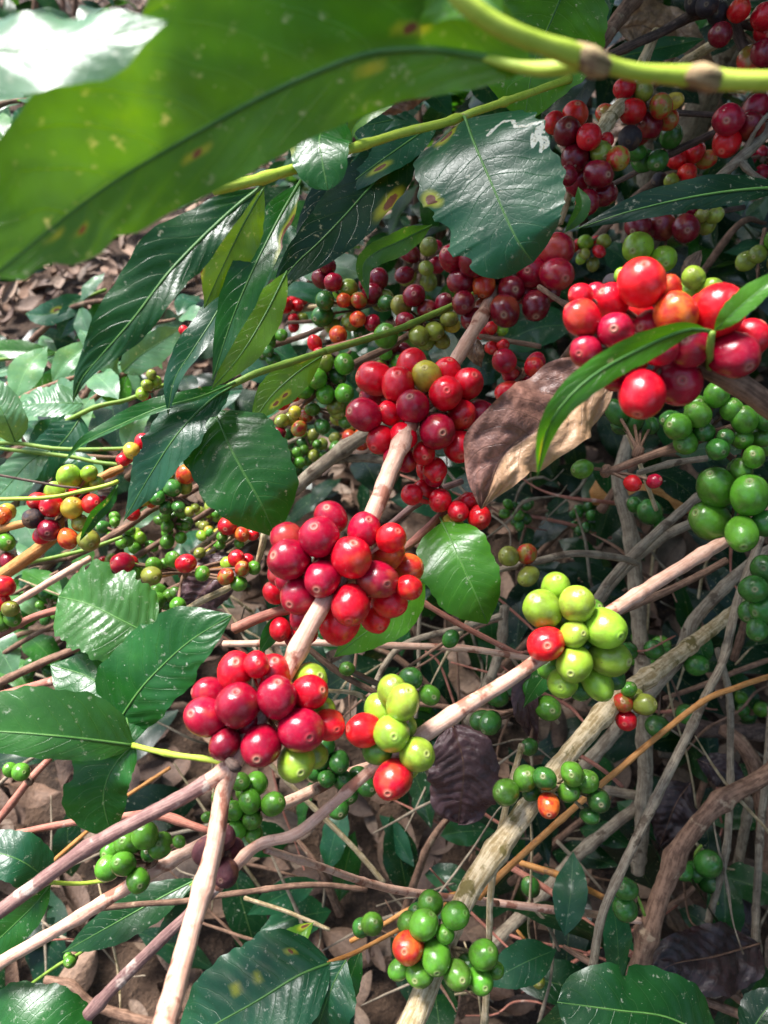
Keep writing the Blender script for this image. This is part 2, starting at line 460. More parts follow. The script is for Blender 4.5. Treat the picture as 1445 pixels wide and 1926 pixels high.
def cluster(parent, data, d0, node, bm=None, round_=0.0, label=None, flare=0.75):
    """data: u,v,diameter,code[,navel u,v] listed front to back; each is pushed back until it rests on those before it"""
    bm = bm or BARK['brown']
    node = P(*node)
    rows = []
    for tok in data.split():
        a = tok.split(',')
        u, v, w, code = float(a[0]), float(a[1]), float(a[2]) * 1.10, a[3]
        nav = (float(a[4]), float(a[5])) if len(a) > 5 else None
        rows.append((u, v, w, code, nav))
    done, out = [], []
    uc = sum(r[0] for r in rows) / len(rows); vc = sum(r[1] for r in rows) / len(rows)
    for u, v, w, code, nav in rows:
        d = d0 + round_ * ((u - uc)**2 + (v - vc)**2) / 1e4
        for _ in range(200):
            r = px(w, d) / 2
            c = P(u, v, d)
            if all(np.linalg.norm(c - c2) > (r + r2) * 0.89 for c2, r2 in done): break
            d += 0.0006
        done.append((c, r)); out.append((c, r, code, nav, u, v, w, d))
    cl = stalks(node, 0.0032, done, parent, bm)
    if label: cl['label'] = label
    for i, (c, r, code, nav, u, v, w, d) in enumerate(out):
        view = nrm(CAM - c)
        if nav:
            dx, dy = (nav[0] - u) / (w / 2), (nav[1] - v) / (w / 2)
            k = math.hypot(dx, dy)
            if k > 0.97: dx, dy, k = dx / k * 0.97, dy / k * 0.97, 0.97
            right = nrm(np.cross(-view, CY)); up = np.cross(right, -view)
            ax = right * dx - up * dy + view * math.sqrt(1 - k * k)
        else:
            o = nrm(c - node)
            rng = random.Random(int(u * 13 + v))
            ax = nrm(o + view * flare * rng.uniform(0.2, 1.0) + np.array([rng.gauss(0, .35) for _ in range(3)]))
        put_cherry(c, r, ax, code, cl)
    return cl

def fill_cluster(parent, u, v, d, n, w, palette, spread=1.0, seed=0, squash=(1, 1, 1), bm=None):
    """a bunch of n cherries packed round a node of a twig"""
    rng = random.Random(seed * 71 + int(u))
    node = P(u, v, d); r0 = px(w, d) / 2
    done = []; tries = 0
    shell = r0 * (0.9 + 0.45 * n**0.5) * spread
    while len(done) < n and tries < 900:
        tries += 1
        q = nrm(np.array([rng.gauss(0, 1), rng.gauss(0, 1), rng.gauss(0, 1)]))
        rr = shell * rng.uniform(0.45, 1.0)
        c = node + (CX * q[0] * squash[0] + CY * q[1] * squash[1] + CZ * q[2] * squash[2]) * rr
        r = r0 * rng.uniform(0.78, 1.1)
        if all(np.linalg.norm(c - c2) > (r + r2) * 0.92 for c2, r2, _ in done):
            done.append((c, r, rng.choice(palette)))
    cl = stalks(node, 0.0028, [(c, r) for c, r, _ in done], parent, bm or BARK['brown'])
    for c, r, code in done:
        ax = nrm(nrm(c - node) + nrm(CAM - c) * rng.uniform(0, 0.8) + np.array([rng.gauss(0, .3) for _ in range(3)]))
        put_cherry(c, r, ax, code, cl)
    return cl

# ---------------------------------------------------------------- leaves
PROF = {
 'o': ([0, .03, .08, .16, .28, .42, .55, .68, .79, .87, .93, .97, 1], [0, .10, .30, .58, .86, 1, .97, .82, .58, .34, .16, .07, 0]),
 'b': ([0, .03, .08, .16, .28, .42, .58, .72, .82, .90, .95, .98, 1], [0, .26, .54, .80, .97, 1, .97, .84, .63, .37, .19, .09, 0]),
 'l': ([0, .04, .10, .20, .35, .50, .65, .78, .87, .94, .98, 1], [0, .16, .40, .72, .96, 1, .90, .66, .40, .18, .07, 0]),
 'r': ([0, .02, .06, .14, .28, .45, .62, .76, .87, .94, .98, 1], [0, .22, .45, .74, .95, 1, .99, .92, .78, .55, .30, 0]),
}
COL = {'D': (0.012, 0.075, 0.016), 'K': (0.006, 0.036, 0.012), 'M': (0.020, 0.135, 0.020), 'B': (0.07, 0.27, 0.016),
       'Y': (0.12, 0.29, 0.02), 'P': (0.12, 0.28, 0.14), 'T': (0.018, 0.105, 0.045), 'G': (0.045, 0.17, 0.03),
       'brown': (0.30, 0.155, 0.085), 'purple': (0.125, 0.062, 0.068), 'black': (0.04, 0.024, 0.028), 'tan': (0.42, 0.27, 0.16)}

def blade(mb, sp, wl, wr, prof='o', roll=0, fold=14, wave=0.06, wfreq=5, quilt=0.005, curl=0.10, bites=(), spots=(), halos=(), trail=None, pale_side=0,
          nu=56, nv=20, seed=0, under=False, rnd=0.5, pairs=10.5, crumple=0.0, facing=None, lobes=0.018):
    """one leaf blade along the world spine sp (rows x, y, z, half width left, half width right)"""
    q = spline(np.hstack([sp, wl[:, None], wr[:, None]]), nu)
    c = q[:, :3]
    T = nrm(np.gradient(c, axis=0))
    V = nrm(CAM - c) if facing is None else np.broadcast_to(nrm(np.asarray(facing, float)), c.shape)
    S = nrm(np.cross(T, V)); Nn = np.cross(S, T)
    s = np.linspace(0, 1, nu)
    xs, ys = PROF[prof]
    w = np.interp(s, xs, ys)
    k = np.array([1, 2, 1]) / 4.0
    wm = np.convolve(np.pad(w, 1, mode='edge'), k, 'valid'); wm[0] = w[0]; wm[-1] = 0
    rng = np.random.RandomState(seed + 11)
    ph = rng.rand(6) * 6.28
    t = np.linspace(-1, 1, nv + 1)
    W = q[:, 3].max() if q[:, 3].max() > q[:, 4].max() else q[:, 4].max()
    v = np.empty((nu, nv + 1, 3)); uv = np.empty((nu, nv + 1, 2)); mk = np.zeros((nu, nv + 1, 3))
    for j, tt in enumerate(t):
        a = abs(tt); right = tt > 0
        half = q[:, 4] if right else q[:, 3]
        edge = wm * half
        # a wavy, shallowly lobed margin; chewed notches
        edge = edge * (1 + lobes * np.sin(s * 2 * np.pi * pairs + ph[0 if right else 1]) + lobes * 1.6 * np.sin(s * 23 + ph[2 if right else 3]) * wm)
        for (bs, bside, bd, bw) in bites:
            if (bside > 0) == right:
                edge = edge * (1 - bd * np.clip(1.15 - ((s - bs) / bw)**2, 0, 1)**0.5)
        ang = R(roll) + R(fold) * (1 if right else -1) * (1 if True else 0)
        ang = (R(roll) - R(fold)) if not right else (R(roll) + R(fold))
        d = S * math.cos(ang) + Nn * math.sin(ang)
        out = d * tt
        off = np.sign(tt) * 0
        pos = c + d * (tt * edge)[:, None]
        lift = -curl * W * a**2 * wm
        lift = lift + wave * W * a**1.6 * np.sin(s * 2 * np.pi * wfreq / 2 + ph[4 if right else 5]) * np.minimum(1, wm * 1.6)
        vs = s - 0.20 * a**1.35 + (0.045 if right else 0) + 0.010 * np.sin(s * 13 + ph[0]) + 0.007 * np.sin(s * 29 + ph[3])
        bulge = np.abs(np.sin(np.pi * pairs * vs))**0.75
        lift = lift + quilt * (bulge - 0.6) * W * 2 * np.minimum(1, a * 4) * (1 - 0.55 * a) * np.minimum(1, wm * 2) * 2
        if crumple:
            lift = lift + crumple * W * np.array([mnoise.noise(Vector((x * 5 + seed, tt * 3.0, seed * 1.3))) + 0.5 * mnoise.noise(Vector((x * 14 + seed, tt * 8.0, 3))) for x in s])
        pos = pos + Nn * lift[:, None]
        v[:, j] = pos
        uv[:, j, 0] = s; uv[:, j, 1] = (tt + 1) / 2
        for (ss, st, sr) in spots:
            dd = np.sqrt(((s - ss) * 2.4)**2 + (tt - st)**2) / sr
            mk[:, j, 0] = np.maximum(mk[:, j, 0], np.clip(1.5 - dd, 0, 1))
            mk[:, j, 1] = np.maximum(mk[:, j, 1], np.clip(2.3 - dd, 0, 1))
        for (ss, st, sr) in halos:
            dd = np.sqrt(((s - ss) * 2.4)**2 + (tt - st)**2) / sr
            mk[:, j, 1] = np.maximum(mk[:, j, 1], np.clip(1.6 - dd, 0, 1))
        if pale_side and (tt > 0) == (pale_side > 0): mk[:, j, 2] = min(1, a * 8)
        if trail:
            wob = np.array([mnoise.noise(Vector((x * 30, tt * 14, 1))) for x in s]) * 0.03
            for (a0, b0), (a1, b1) in zip(trail[:-1], trail[1:]):
                ex, ey = (a1 - a0) * 2.2, b1 - b0
                h = np.clip((((s - a0) * 2.2 + wob) * ex + (tt - b0 + wob) * ey) / (ex * ex + ey * ey + 1e-9), 0, 1)
                dd = np.hypot((s - a0) * 2.2 + wob - h * ex, (tt - b0 + wob) - h * ey)
                mk[:, j, 2] = np.maximum(mk[:, j, 2], np.clip(1.5 - dd / 0.022, 0, 1))
    f = grid_faces(nu, nv + 1)
    if under: f = f[:, ::-1]
    mb.add(v.reshape(-1, 3), f, uv.reshape(-1, 2), mk.reshape(-1, 3), rnd)
    return q, Nn

_li = 0
def leaf(parent, pts, w, colour='D', petiole=None, rib=True, label=None, name='leaf', mat=None, jitter=True, **kw):
    """pts 'u,v,d ...' from base to tip; w = (left, right) half widths in pixels seen along the way from base to tip"""
    global _li
    _li += 1
    p = parse(pts)
    sp = world_pts([x[:3] for x in p])
    if np.isscalar(w): w = (w, w)
    d = np.array([x[2] for x in p])
    mb = MB()
    k = {'T': .5, 'P': .9, 'M': .35, 'G': .2, 'D': .4, 'K': .3}.get(colour, 0) if mat is None else 0
    if k and 'facing' not in kw:                  # glossy leaves lie a little towards the bright sky
        V = nrm(CAM - sp.mean(0)); H = nrm(V + np.array(_sd))
        kw['facing'] = nrm(V * (1 - k) + H * k)
    kw.setdefault('seed', _li)
    kw.setdefault('rnd', random.Random(_li * 3).uniform(0.35, 0.68))
    q, Nn = blade(mb, sp, px(w[0], d), px(w[1], d), **kw)
    ob = mb.build(name, mat or LEAF, parent, sp[0], marks=True)
    c = COL[colour] if isinstance(colour, str) else colour
    ob.color = (*c, 1)
    if label: ob['label'] = label
    if rib:
        m2 = MB()
        L = np.sum(np.linalg.norm(np.diff(q[:, :3], axis=0), axis=1))
        r0 = min(0.0009, L * 0.008)
        pth = [[*(q[i, :3] + Nn[i] * r0 * 0.15), r0 * (1 - 0.85 * i / (len(q) - 1))] for i in range(0, len(q), 5)]
        if petiole:
            pp = world_pts([x[:3] for x in parse(petiole)])
            pth = [[*x, r0 * 1.25] for x in pp] + pth
        tube(m2, np.array(pth), 6, 0.004, rough=0.03, nodes=0)
        build_tube(m2, 'midrib', BARK['brown'] if mat is DEAD else BARK['rib'], ob, sp[0])
    return ob

# ---------------------------------------------------------------- things
def thing(name, label, cat, at, group=None):
    o = link(name, None, at)
    o.empty_display_size = 0.02
    return tag(o, label, cat, group)

_ti = 0
def stick(pts, mat, name, parent=None, extra=(), **kw):
    """a stem through u,v,d,width points; extra = side shoots of the same piece"""
    global _ti
    _ti += 1
    mb = MB()
    for k, s in enumerate((pts,) + tuple(extra)):
        p = parse(s); w = world_pts(p)
        big = max(x[3] for x in p)
        tube(mb, w, 14 if big > 24 else (10 if big > 11 else 7), 0.0022 if big > 20 else 0.0035, seed=_ti + k * 17, **kw)
    return build_tube(mb, name, BARK[mat], parent)

def branch(label, pts, mat='brown', extra=(), group='fruiting coffee branches', name='coffee_branch', cat='branch', **kw):
    p = parse(pts)[0]
    t = thing(name, label, cat, P(p[0], p[1], p[2]), group)
    stick(pts, mat, 'stem', t, extra, **kw)
    return t

def twig(label, pts, mat='grey', extra=(), group='bare twigs in the thicket', **kw):
    return tag(stick(pts, mat, 'bare_twig', None, extra, **kw), label, 'twig', group)

def dead_leaf(label, pts, w, colour='brown', group='withered leaves', **kw):
    kw.setdefault('quilt', 0.03); kw.setdefault('crumple', 0.14); kw.setdefault('wave', 0.16); kw.setdefault('curl', 0.3)
    o = leaf(None, pts, w, colour, name='dead_leaf', mat=DEAD, **kw)
    return tag(o, label, 'leaf', group)
# ================================================================ the ground
def ground():
    n = 150
    g = np.linspace(-1, 1, n)
    g = np.sign(g) * np.abs(g)**3 * 60
    X, Y = np.meshgrid(g, g + 2.0, indexing='ij')
    Z = np.array([[0.03 * mnoise.noise(Vector((x * 1.1, y * 1.1, 2))) + 0.012 * mnoise.noise(Vector((x * 6, y * 6, 5))) for x, y in zip(r1, r2)] for r1, r2 in zip(X, Y)])
    Z = Z - 0.02
    m, nt, bs, out = new_mat('soil'); k = N(nt)
    tc = k.n('ShaderNodeTexCoord')
    a = k.noise(tc.outputs['Object'], 9, 6, 0.65); b = k.noise(tc.outputs['Object'], 120, 4, 0.7)
    c = k.mix(k.ramp(a, .35, .65), (0.035, 0.02, 0.012, 1), (0.11, 0.062, 0.036, 1))
    c = k.mix(k.ramp(b, .5, .7), c, (0.15, 0.09, 0.055, 1))
    nt.links.new(c, bs.inputs['Base Color']); bs.inputs['Roughness'].default_value = 0.95
    nt.links.new(k.bump(k.math('ADD', a, b), 1.0, 0.02), bs.inputs['Normal'])
    mb = MB(); mb.add(np.stack([X, Y, Z], -1).reshape(-1, 3), grid_faces(n, n))
    o = mb.build('ground', m, None, (0, 0, 0))
    tag(o, kind='structure')

def litter_mat():
    m, nt, bs, out = new_mat('leaf_litter'); k = N(nt)
    at = k.n('ShaderNodeAttribute', attribute_name='mark'); tc = k.n('ShaderNodeTexCoord')
    sep = k.n('ShaderNodeSeparateColor'); nt.links.new(at.outputs['Color'], sep.inputs[0])
    f = k.noise(tc.outputs['Object'], 190, 4, 0.65)
    uvs = k.n('ShaderNodeSeparateXYZ'); nt.links.new(tc.outputs['UV'], uvs.inputs[0])
    t = k.math('ABSOLUTE', k.math('SUBTRACT', k.math('MULTIPLY', uvs.outputs[1], 2.0), 1.0))
    c = k.mix(at.outputs['Alpha'], (0.085, 0.040, 0.026, 1), (0.46, 0.265, 0.16, 1))
    c = k.mix(k.math('MULTIPLY', sep.outputs[0], 0.6), c, (0.45, 0.34, 0.24, 1))
    c = k.mix(k.ramp(f, .35, .75), k.mix(0.45, c, (0.03, 0.015, 0.01, 1)), c)
    c = k.mix(k.math('MULTIPLY', k.ramp(t, 0.10, 0.03), 0.5), c, (0.12, 0.06, 0.035, 1))
    c = k.mix(sep.outputs[1], k.mix(0.72, c, (0.03, 0.018, 0.013, 1)), c)          # shade painted in: near and right-hand litter darkened, far-left mulch kept sunlit
    nt.links.new(c, bs.inputs['Base Color']); bs.inputs['Roughness'].default_value = 0.7
    nt.links.new(k.bump(f, 0.6, 0.004), bs.inputs['Normal'])
    return m
LITTER = litter_mat()

def litter():
    rng = np.random.RandomState(3)
    mb = MB()
    def one(x, y, L, W, z, seed, lit_tone):
        nu, nv = 9, 5
        s = np.linspace(0, 1, nu)[:, None]; t = np.linspace(-1, 1, nv)[None]
        w = W * np.sin(np.pi * s**0.85)**0.8
        cu, cr = rng.uniform(-0.35, 0.5), rng.uniform(-0.9, 1.1)
        lx = (s - 0.5) * L + 0 * t
        ly = w * t
        lz = cu * L * ((s - 0.5) * 2)**2 * 0.5 + cr * W * t**2 * 0.7 + rng.normal(0, 0.06 * W, (nu, nv))
        p = np.stack([lx, ly, lz + 0 * t], -1).reshape(-1, 3)
        M = Matrix.Rotation(rng.uniform(0, 6.28), 3, 'Z') @ Matrix.Rotation(rng.normal(0, 0.38), 3, 'X') @ Matrix.Rotation(rng.normal(0, 0.35), 3, 'Y')
        p = p @ np.array(M).T + np.array([x, y, z])
        uv = np.stack(np.broadcast_arrays(s, (t + 1) / 2), -1).reshape(-1, 2)
        mk = np.zeros((nu * nv, 3)); mk[:, 0] = rng.rand()**2
        mk[:, 1] = lit_tone * rng.uniform(.6, 1.1)
        mb.add(p, grid_faces(nu, nv), uv, mk, rng.rand())
    for i in range(2300):                      # large dead leaves close by
        y = rng.uniform(0.05, 1.75); x = rng.uniform(-1.0, 1.0)
        L = rng.uniform(0.035, 0.085)
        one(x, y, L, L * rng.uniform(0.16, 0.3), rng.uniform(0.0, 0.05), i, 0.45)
    for i in range(5200):                      # narrower mulch further off
        y = rng.uniform(1.5, 4.6); x = rng.uniform(-2.4, 1.4)
        L = rng.uniform(0.03, 0.10)
        one(x, y, L, L * rng.uniform(0.08, 0.2), rng.uniform(0.0, 0.045), i, 1.0 if x < -0.25 else 0.5)  # far left toned as lit ground, the rest as shaded
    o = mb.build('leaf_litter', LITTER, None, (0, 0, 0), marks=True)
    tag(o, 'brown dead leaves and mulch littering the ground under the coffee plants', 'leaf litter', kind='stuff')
ground()
litter()

# ================================================================ the main branch, three clusters in a row below a shaded one
b = branch('pinkish branch carrying the round crimson clusters down the middle, forked at its lower end',
           "1010,430,.50,16 965,490,.47,20 938,540,.45,24 880,640,.415,26 845,700,.40,26 790,770,.385,28 748,850,.36,32 700,970,.34,33 640,1080,.335,33 590,1165,.325,35 545,1255,.32,33 490,1350,.315,33 437,1440,.31,36",
           'pink', extra=["436,1436,.31,34 420,1494,.309,31 400,1609,.30,35 370,1709,.29,37 340,1814,.275,40 312,1924,.255,46 290,2010,.24,48"])
stick("440,1441,.31,30 405,1463,.31,31 380,1476,.31,30", 'pink', 'stem', b)
stick("392,1470,.31,30 325,1509,.307,28 220,1564,.305,27 135,1614,.302,27 0,1714,.30,28 -90,1775,.295,28", 'purple', 'stem', b)
cluster(b, "895,490,60,m 1048,516,62,c,1062,523 1000,512,54,c,993,509 937,500,58,m 1046,470,56,c 850,487,46,c 950,585,58,m,948,592 910,537,42,o 1008,575,52,m 985,548,46,m 868,530,46,m 915,580,46,m 1032,545,40,m 872,570,40,m 1030,497,36,m 962,545,50,m 890,600,40,m",
        .43, (945, 535, .45))
cluster(b, "777,765,62,c,772,748 839,740,62,r,841,735 803,708,52,y,800,694 823,812,64,c,832,814 748,724,62,r,749,703 733,777,42,r,720,769 685,780,60,c,661,774 760,820,48,r,759,829 716,828,52,r,704,842 868,780,52,r,876,790 880,722,56,r,893,706 705,712,62,r 775,688,58,r 865,840,58,r,868,858 797,853,42,r,799,860 898,782,58,c 840,700,48,r 700,745,40,c 845,800,46,r 742,862,40,c 818,885,44,r 765,868,38,c 803,880,40,r",
        .372, (790, 780, .392), BARK['pink'], .003)
cluster(b, "661,1048,72,r,666,1022 600,1010,76,c,591,991 607,1088,68,c,597,1107 710,1090,72,c,727,1098 659,1138,72,r,657,1166 544,1052,72,c,516,1045 563,1120,66,c,546,1136 685,997,62,c 728,1042,62,o 622,973,60,c,615,955 765,1070,56,o 733,1130,62,r 640,1172,68,r 540,1012,56,c 705,1160,56,s 548,1088,52,c 736,1012,54,s,748,1000 770,1105,44,s 572,1158,52,c 615,1060,50,c 690,1120,50,c 525,1080,40,c",
        .325, (648, 1080, .345), BARK['pink'], .003)
cluster(b, "521,1311,72,c,523,1285 447,1327,76,c,445,1304 567,1373,78,c,582,1387 492,1403,74,c,484,1425 443,1262,66,r,444,1247 583,1302,60,r,604,1299 512,1268,70,r 618,1363,58,r,633,1372 388,1349,72,c,362,1342 558,1433,66,l 423,1400,54,m 394,1303,56,c 483,1250,48,r 582,1278,60,l 590,1420,46,l 470,1360,48,c 608,1332,44,l 540,1340,46,c 425,1360,46,c",
        .305, (497, 1340, .325), BARK['pink'], .002)
# the dry scar in the fork and the green shoot with three leaves
mb = MB(); tube(mb, world_pts(parse("428,1428,.303,12 440,1441,.302,22 452,1446,.303,12")), 8, .0015, rough=.5, nodes=0)
build_tube(mb, 'scar', BARK['dark'], b)
mb = MB(); tube(mb, world_pts(parse("250,1402,.333,10 320,1418,.322,11 400,1430,.313,11 432,1438,.311,13")), 8, .003, nodes=.02)
build_tube(mb, 'side_shoot', BARK['lime'], b)
leaf(b, "252,1402,.333 125,1386,.318 0,1376,.314 -130,1372,.315", (42, 88), 'G', prof='b', roll=4, fold=8, wave=.05, label='leaf with a pale midrib reaching out of the frame')
leaf(b, "254,1398,.335 215,1440,.33 195,1500,.33 210,1574,.335", (45, 78), 'M', prof='b', fold=6, roll=-8, wave=.08, bites=[(.45, 1, .18, .05)])
leaf(b, "246,1402,.337 230,1325,.345 170,1275,.35 95,1250,.355", (84, 52), 'M', prof='b', fold=8)
leaf(b, "205,1385,.345 258,1305,.34 300,1258,.338 360,1204,.335 437,1157,.335", (92, 68), 'M', prof='b', roll=5, fold=6, wave=.07, quilt=.014, bites=[(.62, -1, .1, .05), (.7, 1, .12, .04)], label='upper leaf with a rounded end and dust specks')
leaf(b, "290,1198,.352 225,1165,.352 165,1136,.355 110,1122,.36", (86, 88), 'G', prof='r', roll=-3, fold=8, wave=.06, quilt=.015, spots=[], bites=[(.62, 1, .12, .04), (.82, 1, .16, .03), (.4, 1, .1, .03)], lobes=.03)

# ================================================================ the second branch, right to lower left
b = branch('long salmon branch running from green berries at right through bright lime berries to lower left',
           "1500,930,.43,24 1400,995,.41,24 1290,1062,.385,25 1160,1145,.355,26 1085,1195,.345,26 1000,1250,.335,26 900,1315,.325,28 790,1385,.32,31 700,1446,.322,21 570,1560,.328,21 480,1594,.33,21 410,1669,.335,20", 'pink',
           ["500,1598,.332,15 600,1629,.36,14 722,1669,.40,15 860,1690,.44,13 935,1699,.47,12"])
stick("412,1667,.335,19 350,1724,.335,20 240,1829,.33,23 165,1909,.33,25", 'purple', 'stem', b)
cluster(b, "1410,932,66,g,1410,908 1348,917,68,g 1395,1004,62,g,1398,1024 1337,980,70,g 1390,884,42,d 1368,965,44,d 1440,985,46,d",
        .385, (1372, 1000, .405))
cluster(b, "1080,1193,48,l,1095,1191 1081,1249,64,l,1074,1266 1027,1211,66,s 1137,1182,72,l,1163,1194 1147,1238,66,l,1178,1243 1021,1146,68,l 1085,1136,60,l,1093,1117 1124,1283,56,l 1058,1284,54,l 1046,1107,56,l,1050,1090 1062,1165,50,g 1100,1215,46,g 1092,1295,40,d 1040,1255,46,g 1110,1150,44,g 1155,1275,38,d",
        .33, (1085, 1200, .348))
cluster(b, "737,1380,62,l,741,1385 758,1322,60,l,768,1303 785,1419,58,l,801,1418 740,1466,68,r,731,1488 685,1374,62,s 738,1300,56,l 716,1335,56,l 710,1412,48,g 768,1440,40,l 765,1365,38,l",
        .31, (770, 1385, .32), BARK['pink'])
cluster(b, "392,1602,58,w 424,1642,48,w 422,1575,42,w 436,1600,44,w", .325, (425, 1610, .337), BARK['dark'], label='withered blackish cherries beside the fork')
leaf(b, "1085,1190,.36 1050,1240,.38 1010,1290,.39 985,1330,.40", 26, 'M')

# ================================================================ the near right branch
b = branch('brown branch at the right edge with the nearest and largest red cherries',
           "1500,800,.29,46 1445,760,.285,44 1385,720,.28,40 1325,690,.28,36 1270,660,.285,32 1200,640,.30,26 1130,600,.33,20 1060,570,.36,11 1015,540,.40,10", 'brown')
cluster(b, "1207,532,82,s,1214,500 1272,590,76,o,1262,560 1350,585,92,s 1225,618,66,c,1207,615 1157,621,66,c,1155,618 1297,655,70,c,1290,640 1272,716,88,c,1282,716 1207,742,82,r,1200,775 1380,667,84,c,1404,690 1095,598,66,r 1150,567,60,r 1102,660,54,c,1090,664 1217,588,58,r 1092,555,40,r,1074,552 1160,702,64,c 1240,655,62,c 1190,680,50,r 1320,575,46,r 1412,636,62,r 1255,545,52,o 1122,553,40,c 1270,655,50,c 1175,585,44,c 1330,620,52,c 1145,700,44,m",
        .262, (1275, 660, .285), BARK['brown'], .002)
cluster(b, "1305,522,40,l 1338,545,42,l 1298,545,44,l 1315,558,40,l 1172,520,30,l 1150,530,30,k", .32, (1300, 570, .335))
mb = MB(); tube(mb, world_pts(parse("1335,690,.275,16 1336,655,.258,14 1340,625,.252,13")), 8, .003)
build_tube(mb, 'side_shoot', BARK['green'], b)
leaf(b, "1336,623,.253 1290,621,.248 1200,658,.240 1120,703,.235 1060,758,.235 1026,818,.24 1011,897,.25", (30, 33), 'B', prof='l', halos=[(.90, .2, .12)], roll=14, fold=16, wave=.12, wfreq=3, curl=.15, spots=[], label='slender bright green leaf with a yellow tip')
leaf(b, "1343,623,.253 1370,598,.247 1410,562,.243 1480,505,.24", (26, 22), 'B', prof='l', roll=10, fold=14)

# ================================================================ the twig of leaves in the upper middle
b = branch('green leafy twig cut off pale at its left end, crossing the upper middle',
           "402,358,.300,20 498,334,.31,20 560,315,.32,19 650,283,.335,18 760,250,.35,17 835,231,.36,16 873,219,.37,16", 'lime',
           ["866,222,.369,16 900,207,.372,15 990,178,.39,14 1070,148,.41,14"], group='leafy coffee twigs', knot=.35)
leaf(b, "492,352,.312 446,388,.31 382,446,.305 315,516,.30 259,590,.298 199,660,.298 156,710,.30 137,757,.305", (46, 74), 'D', prof='o', roll=-6, fold=14, wave=.12, wfreq=6, quilt=.016, petiole="500,340,.312", bites=[(.42, -1, .12, .03)], label='long dark leaf with a drawn-out tip')
leaf(b, "497,352,.322 462,415,.325 425,490,.33 384,580,.335", (44, 52), 'Y', prof='o', fold=6, roll=10, under=True, wave=.08, spots=[(.72, 1, .12)], label='yellow-green leaf seen from below')
leaf(b, "645,228,.337 604,250,.318 606,300,.312 617,358,.312", (56, 60), 'M', prof='r', fold=4, wave=.05, petiole="682,278,.338 665,252,.338", spots=[(.55, 1.0, .12)], quilt=.006, label='small folded leaf with a brown mark on its edge')
leaf(b, "662,262,.337 668,235,.335 697,212,.332 742,196,.33", (18, 20), 'Y', prof='l', roll=25, fold=28, under=True, label='curled young leaf')
leaf(b, "826,228,.402 760,272,.388 690,322,.378 618,378,.372", (40, 44), 'T', prof='o', fold=10, roll=-8, spots=[(.62, -.35, .12)], wave=.09)
leaf(b, "795,245,.405 742,300,.388 652,402,.37 593,463,.365 540,515,.365 510,582,.37", (60, 58), 'K', prof='o', fold=10, wave=.09, spots=[(.42, -.85, .12)], label='broad dark leaf with a yellowed patch on its margin')
leaf(b, "566,340,.347 520,420,.338 475,510,.333 435,605,.333 400,714,.337", (38, 42), 'M', prof='l', fold=18, roll=-6, spots=[(.25, -.95, .16), (.33, -1, .14)], wave=.12, bites=[(.3, -1, .2, .06)], label='drooping leaf with a brown scorched edge')
leaf(b, "540,510,.362 500,590,.357 452,668,.352 398,732,.352", (34, 36), 'Y', prof='l', under=True, fold=10, wave=.1)
leaf(b, "442,515,.362 408,588,.352 362,660,.347 328,715,.346 316,782,.35", (30, 34), 'T', prof='l', roll=-18, fold=22, wave=.14)
leaf(b, "812,424,.362 760,450,.352 702,478,.347 682,505,.347 693,562,.35", (26, 24), 'G', prof='l', roll=22, fold=22, wave=.10, label='bright narrow leaf curling at its tip')
leaf(b, "700,290,.41 640,340,.40 590,420,.395 560,520,.39", 34, 'K')
leaf(b, "740,225,.42 690,235,.415 620,240,.41", 26, 'T')
leaf(b, "876,224,.362 893,272,.345 920,334,.338 948,400,.333 975,455,.331 1003,494,.335", (128, 132), 'T', prof='r', fold=5, roll=2, wave=.045, wfreq=3, quilt=.0012, facing=nrm(nrm(CAM - P(925, 340, .34)) * .8 + nrm(nrm(CAM - P(925, 340, .34)) + np.array(_sd)) * .2), petiole="872,219,.368", nu=170, nv=110, lobes=.022,
     spots=[(.10, .55, .10), (.47, .86, .07)], bites=[(.52, 1, .10, .03), (.66, 1, .16, .07), (.82, 1, .14, .03), (.86, -1, .1, .03), (.33, -1, .05, .03)],
     trail=[(.28, -.22), (.25, -.36), (.235, -.50), (.22, -.62), (.26, -.66), (.315, -.66), (.35, -.78), (.36, -.93), (.40, -.97), (.44, -.86), (.46, -.74), (.42, -.80), (.48, -.98), (.50, -.86), (.39, -.88), (.42, -.98)],
     label='broad glossy leaf with a white winding leaf miner trail')

# ================================================================ the near blurred twig
b = branch('out of focus lime green twig with knobbly joints, nearest at the top of the frame',
           "800,-90,.142,38 880,8,.143,38 975,68,.146,37 1105,110,.152,36 1180,133,.156,30 1250,141,.158,33 1320,147,.159,40 1400,154,.158,36 1500,150,.156,34", 'lime', ["1104,114,.153,30 1050,128,.156,28 980,126,.161,22 900,106,.1655,12 850,100,.1675,6"], group='leafy coffee twigs', knot=.15)
mb = MB()
for a in ("1075,99,.152,34 1098,109,.1515,42 1116,117,.1515,46 1140,125,.153,32", "1292,144,.158,34 1312,146,.1575,44 1330,148,.1575,44 1345,148,.158,38"):
    tube(mb, world_pts(parse(a)), 16, .0012, rough=.55, nodes=0)
build_tube(mb, 'joint', BARK['joint'], b)
leaf(b, "1000,128,.163 900,105,.165 720,95,.168 530,165,.171 370,250,.173 180,365,.172 -15,520,.168", (104, 195), (0.10, 0.29, 0.010), prof='r', under=True, roll=-2, fold=10, wave=.07, wfreq=4, quilt=.006,
     spots=[(.60, -.30, .030), (.27, -.25, .04), (.20, .20, .03), (.84, -.4, .016), (.88, -.2, .014)], bites=[(.93, -1, .3, .03), (.80, -1, .12, .02), (.9, 1, .2, .03)], label='huge blurred leaf with rusty spots seen from below', lobes=.012, curl=.02)
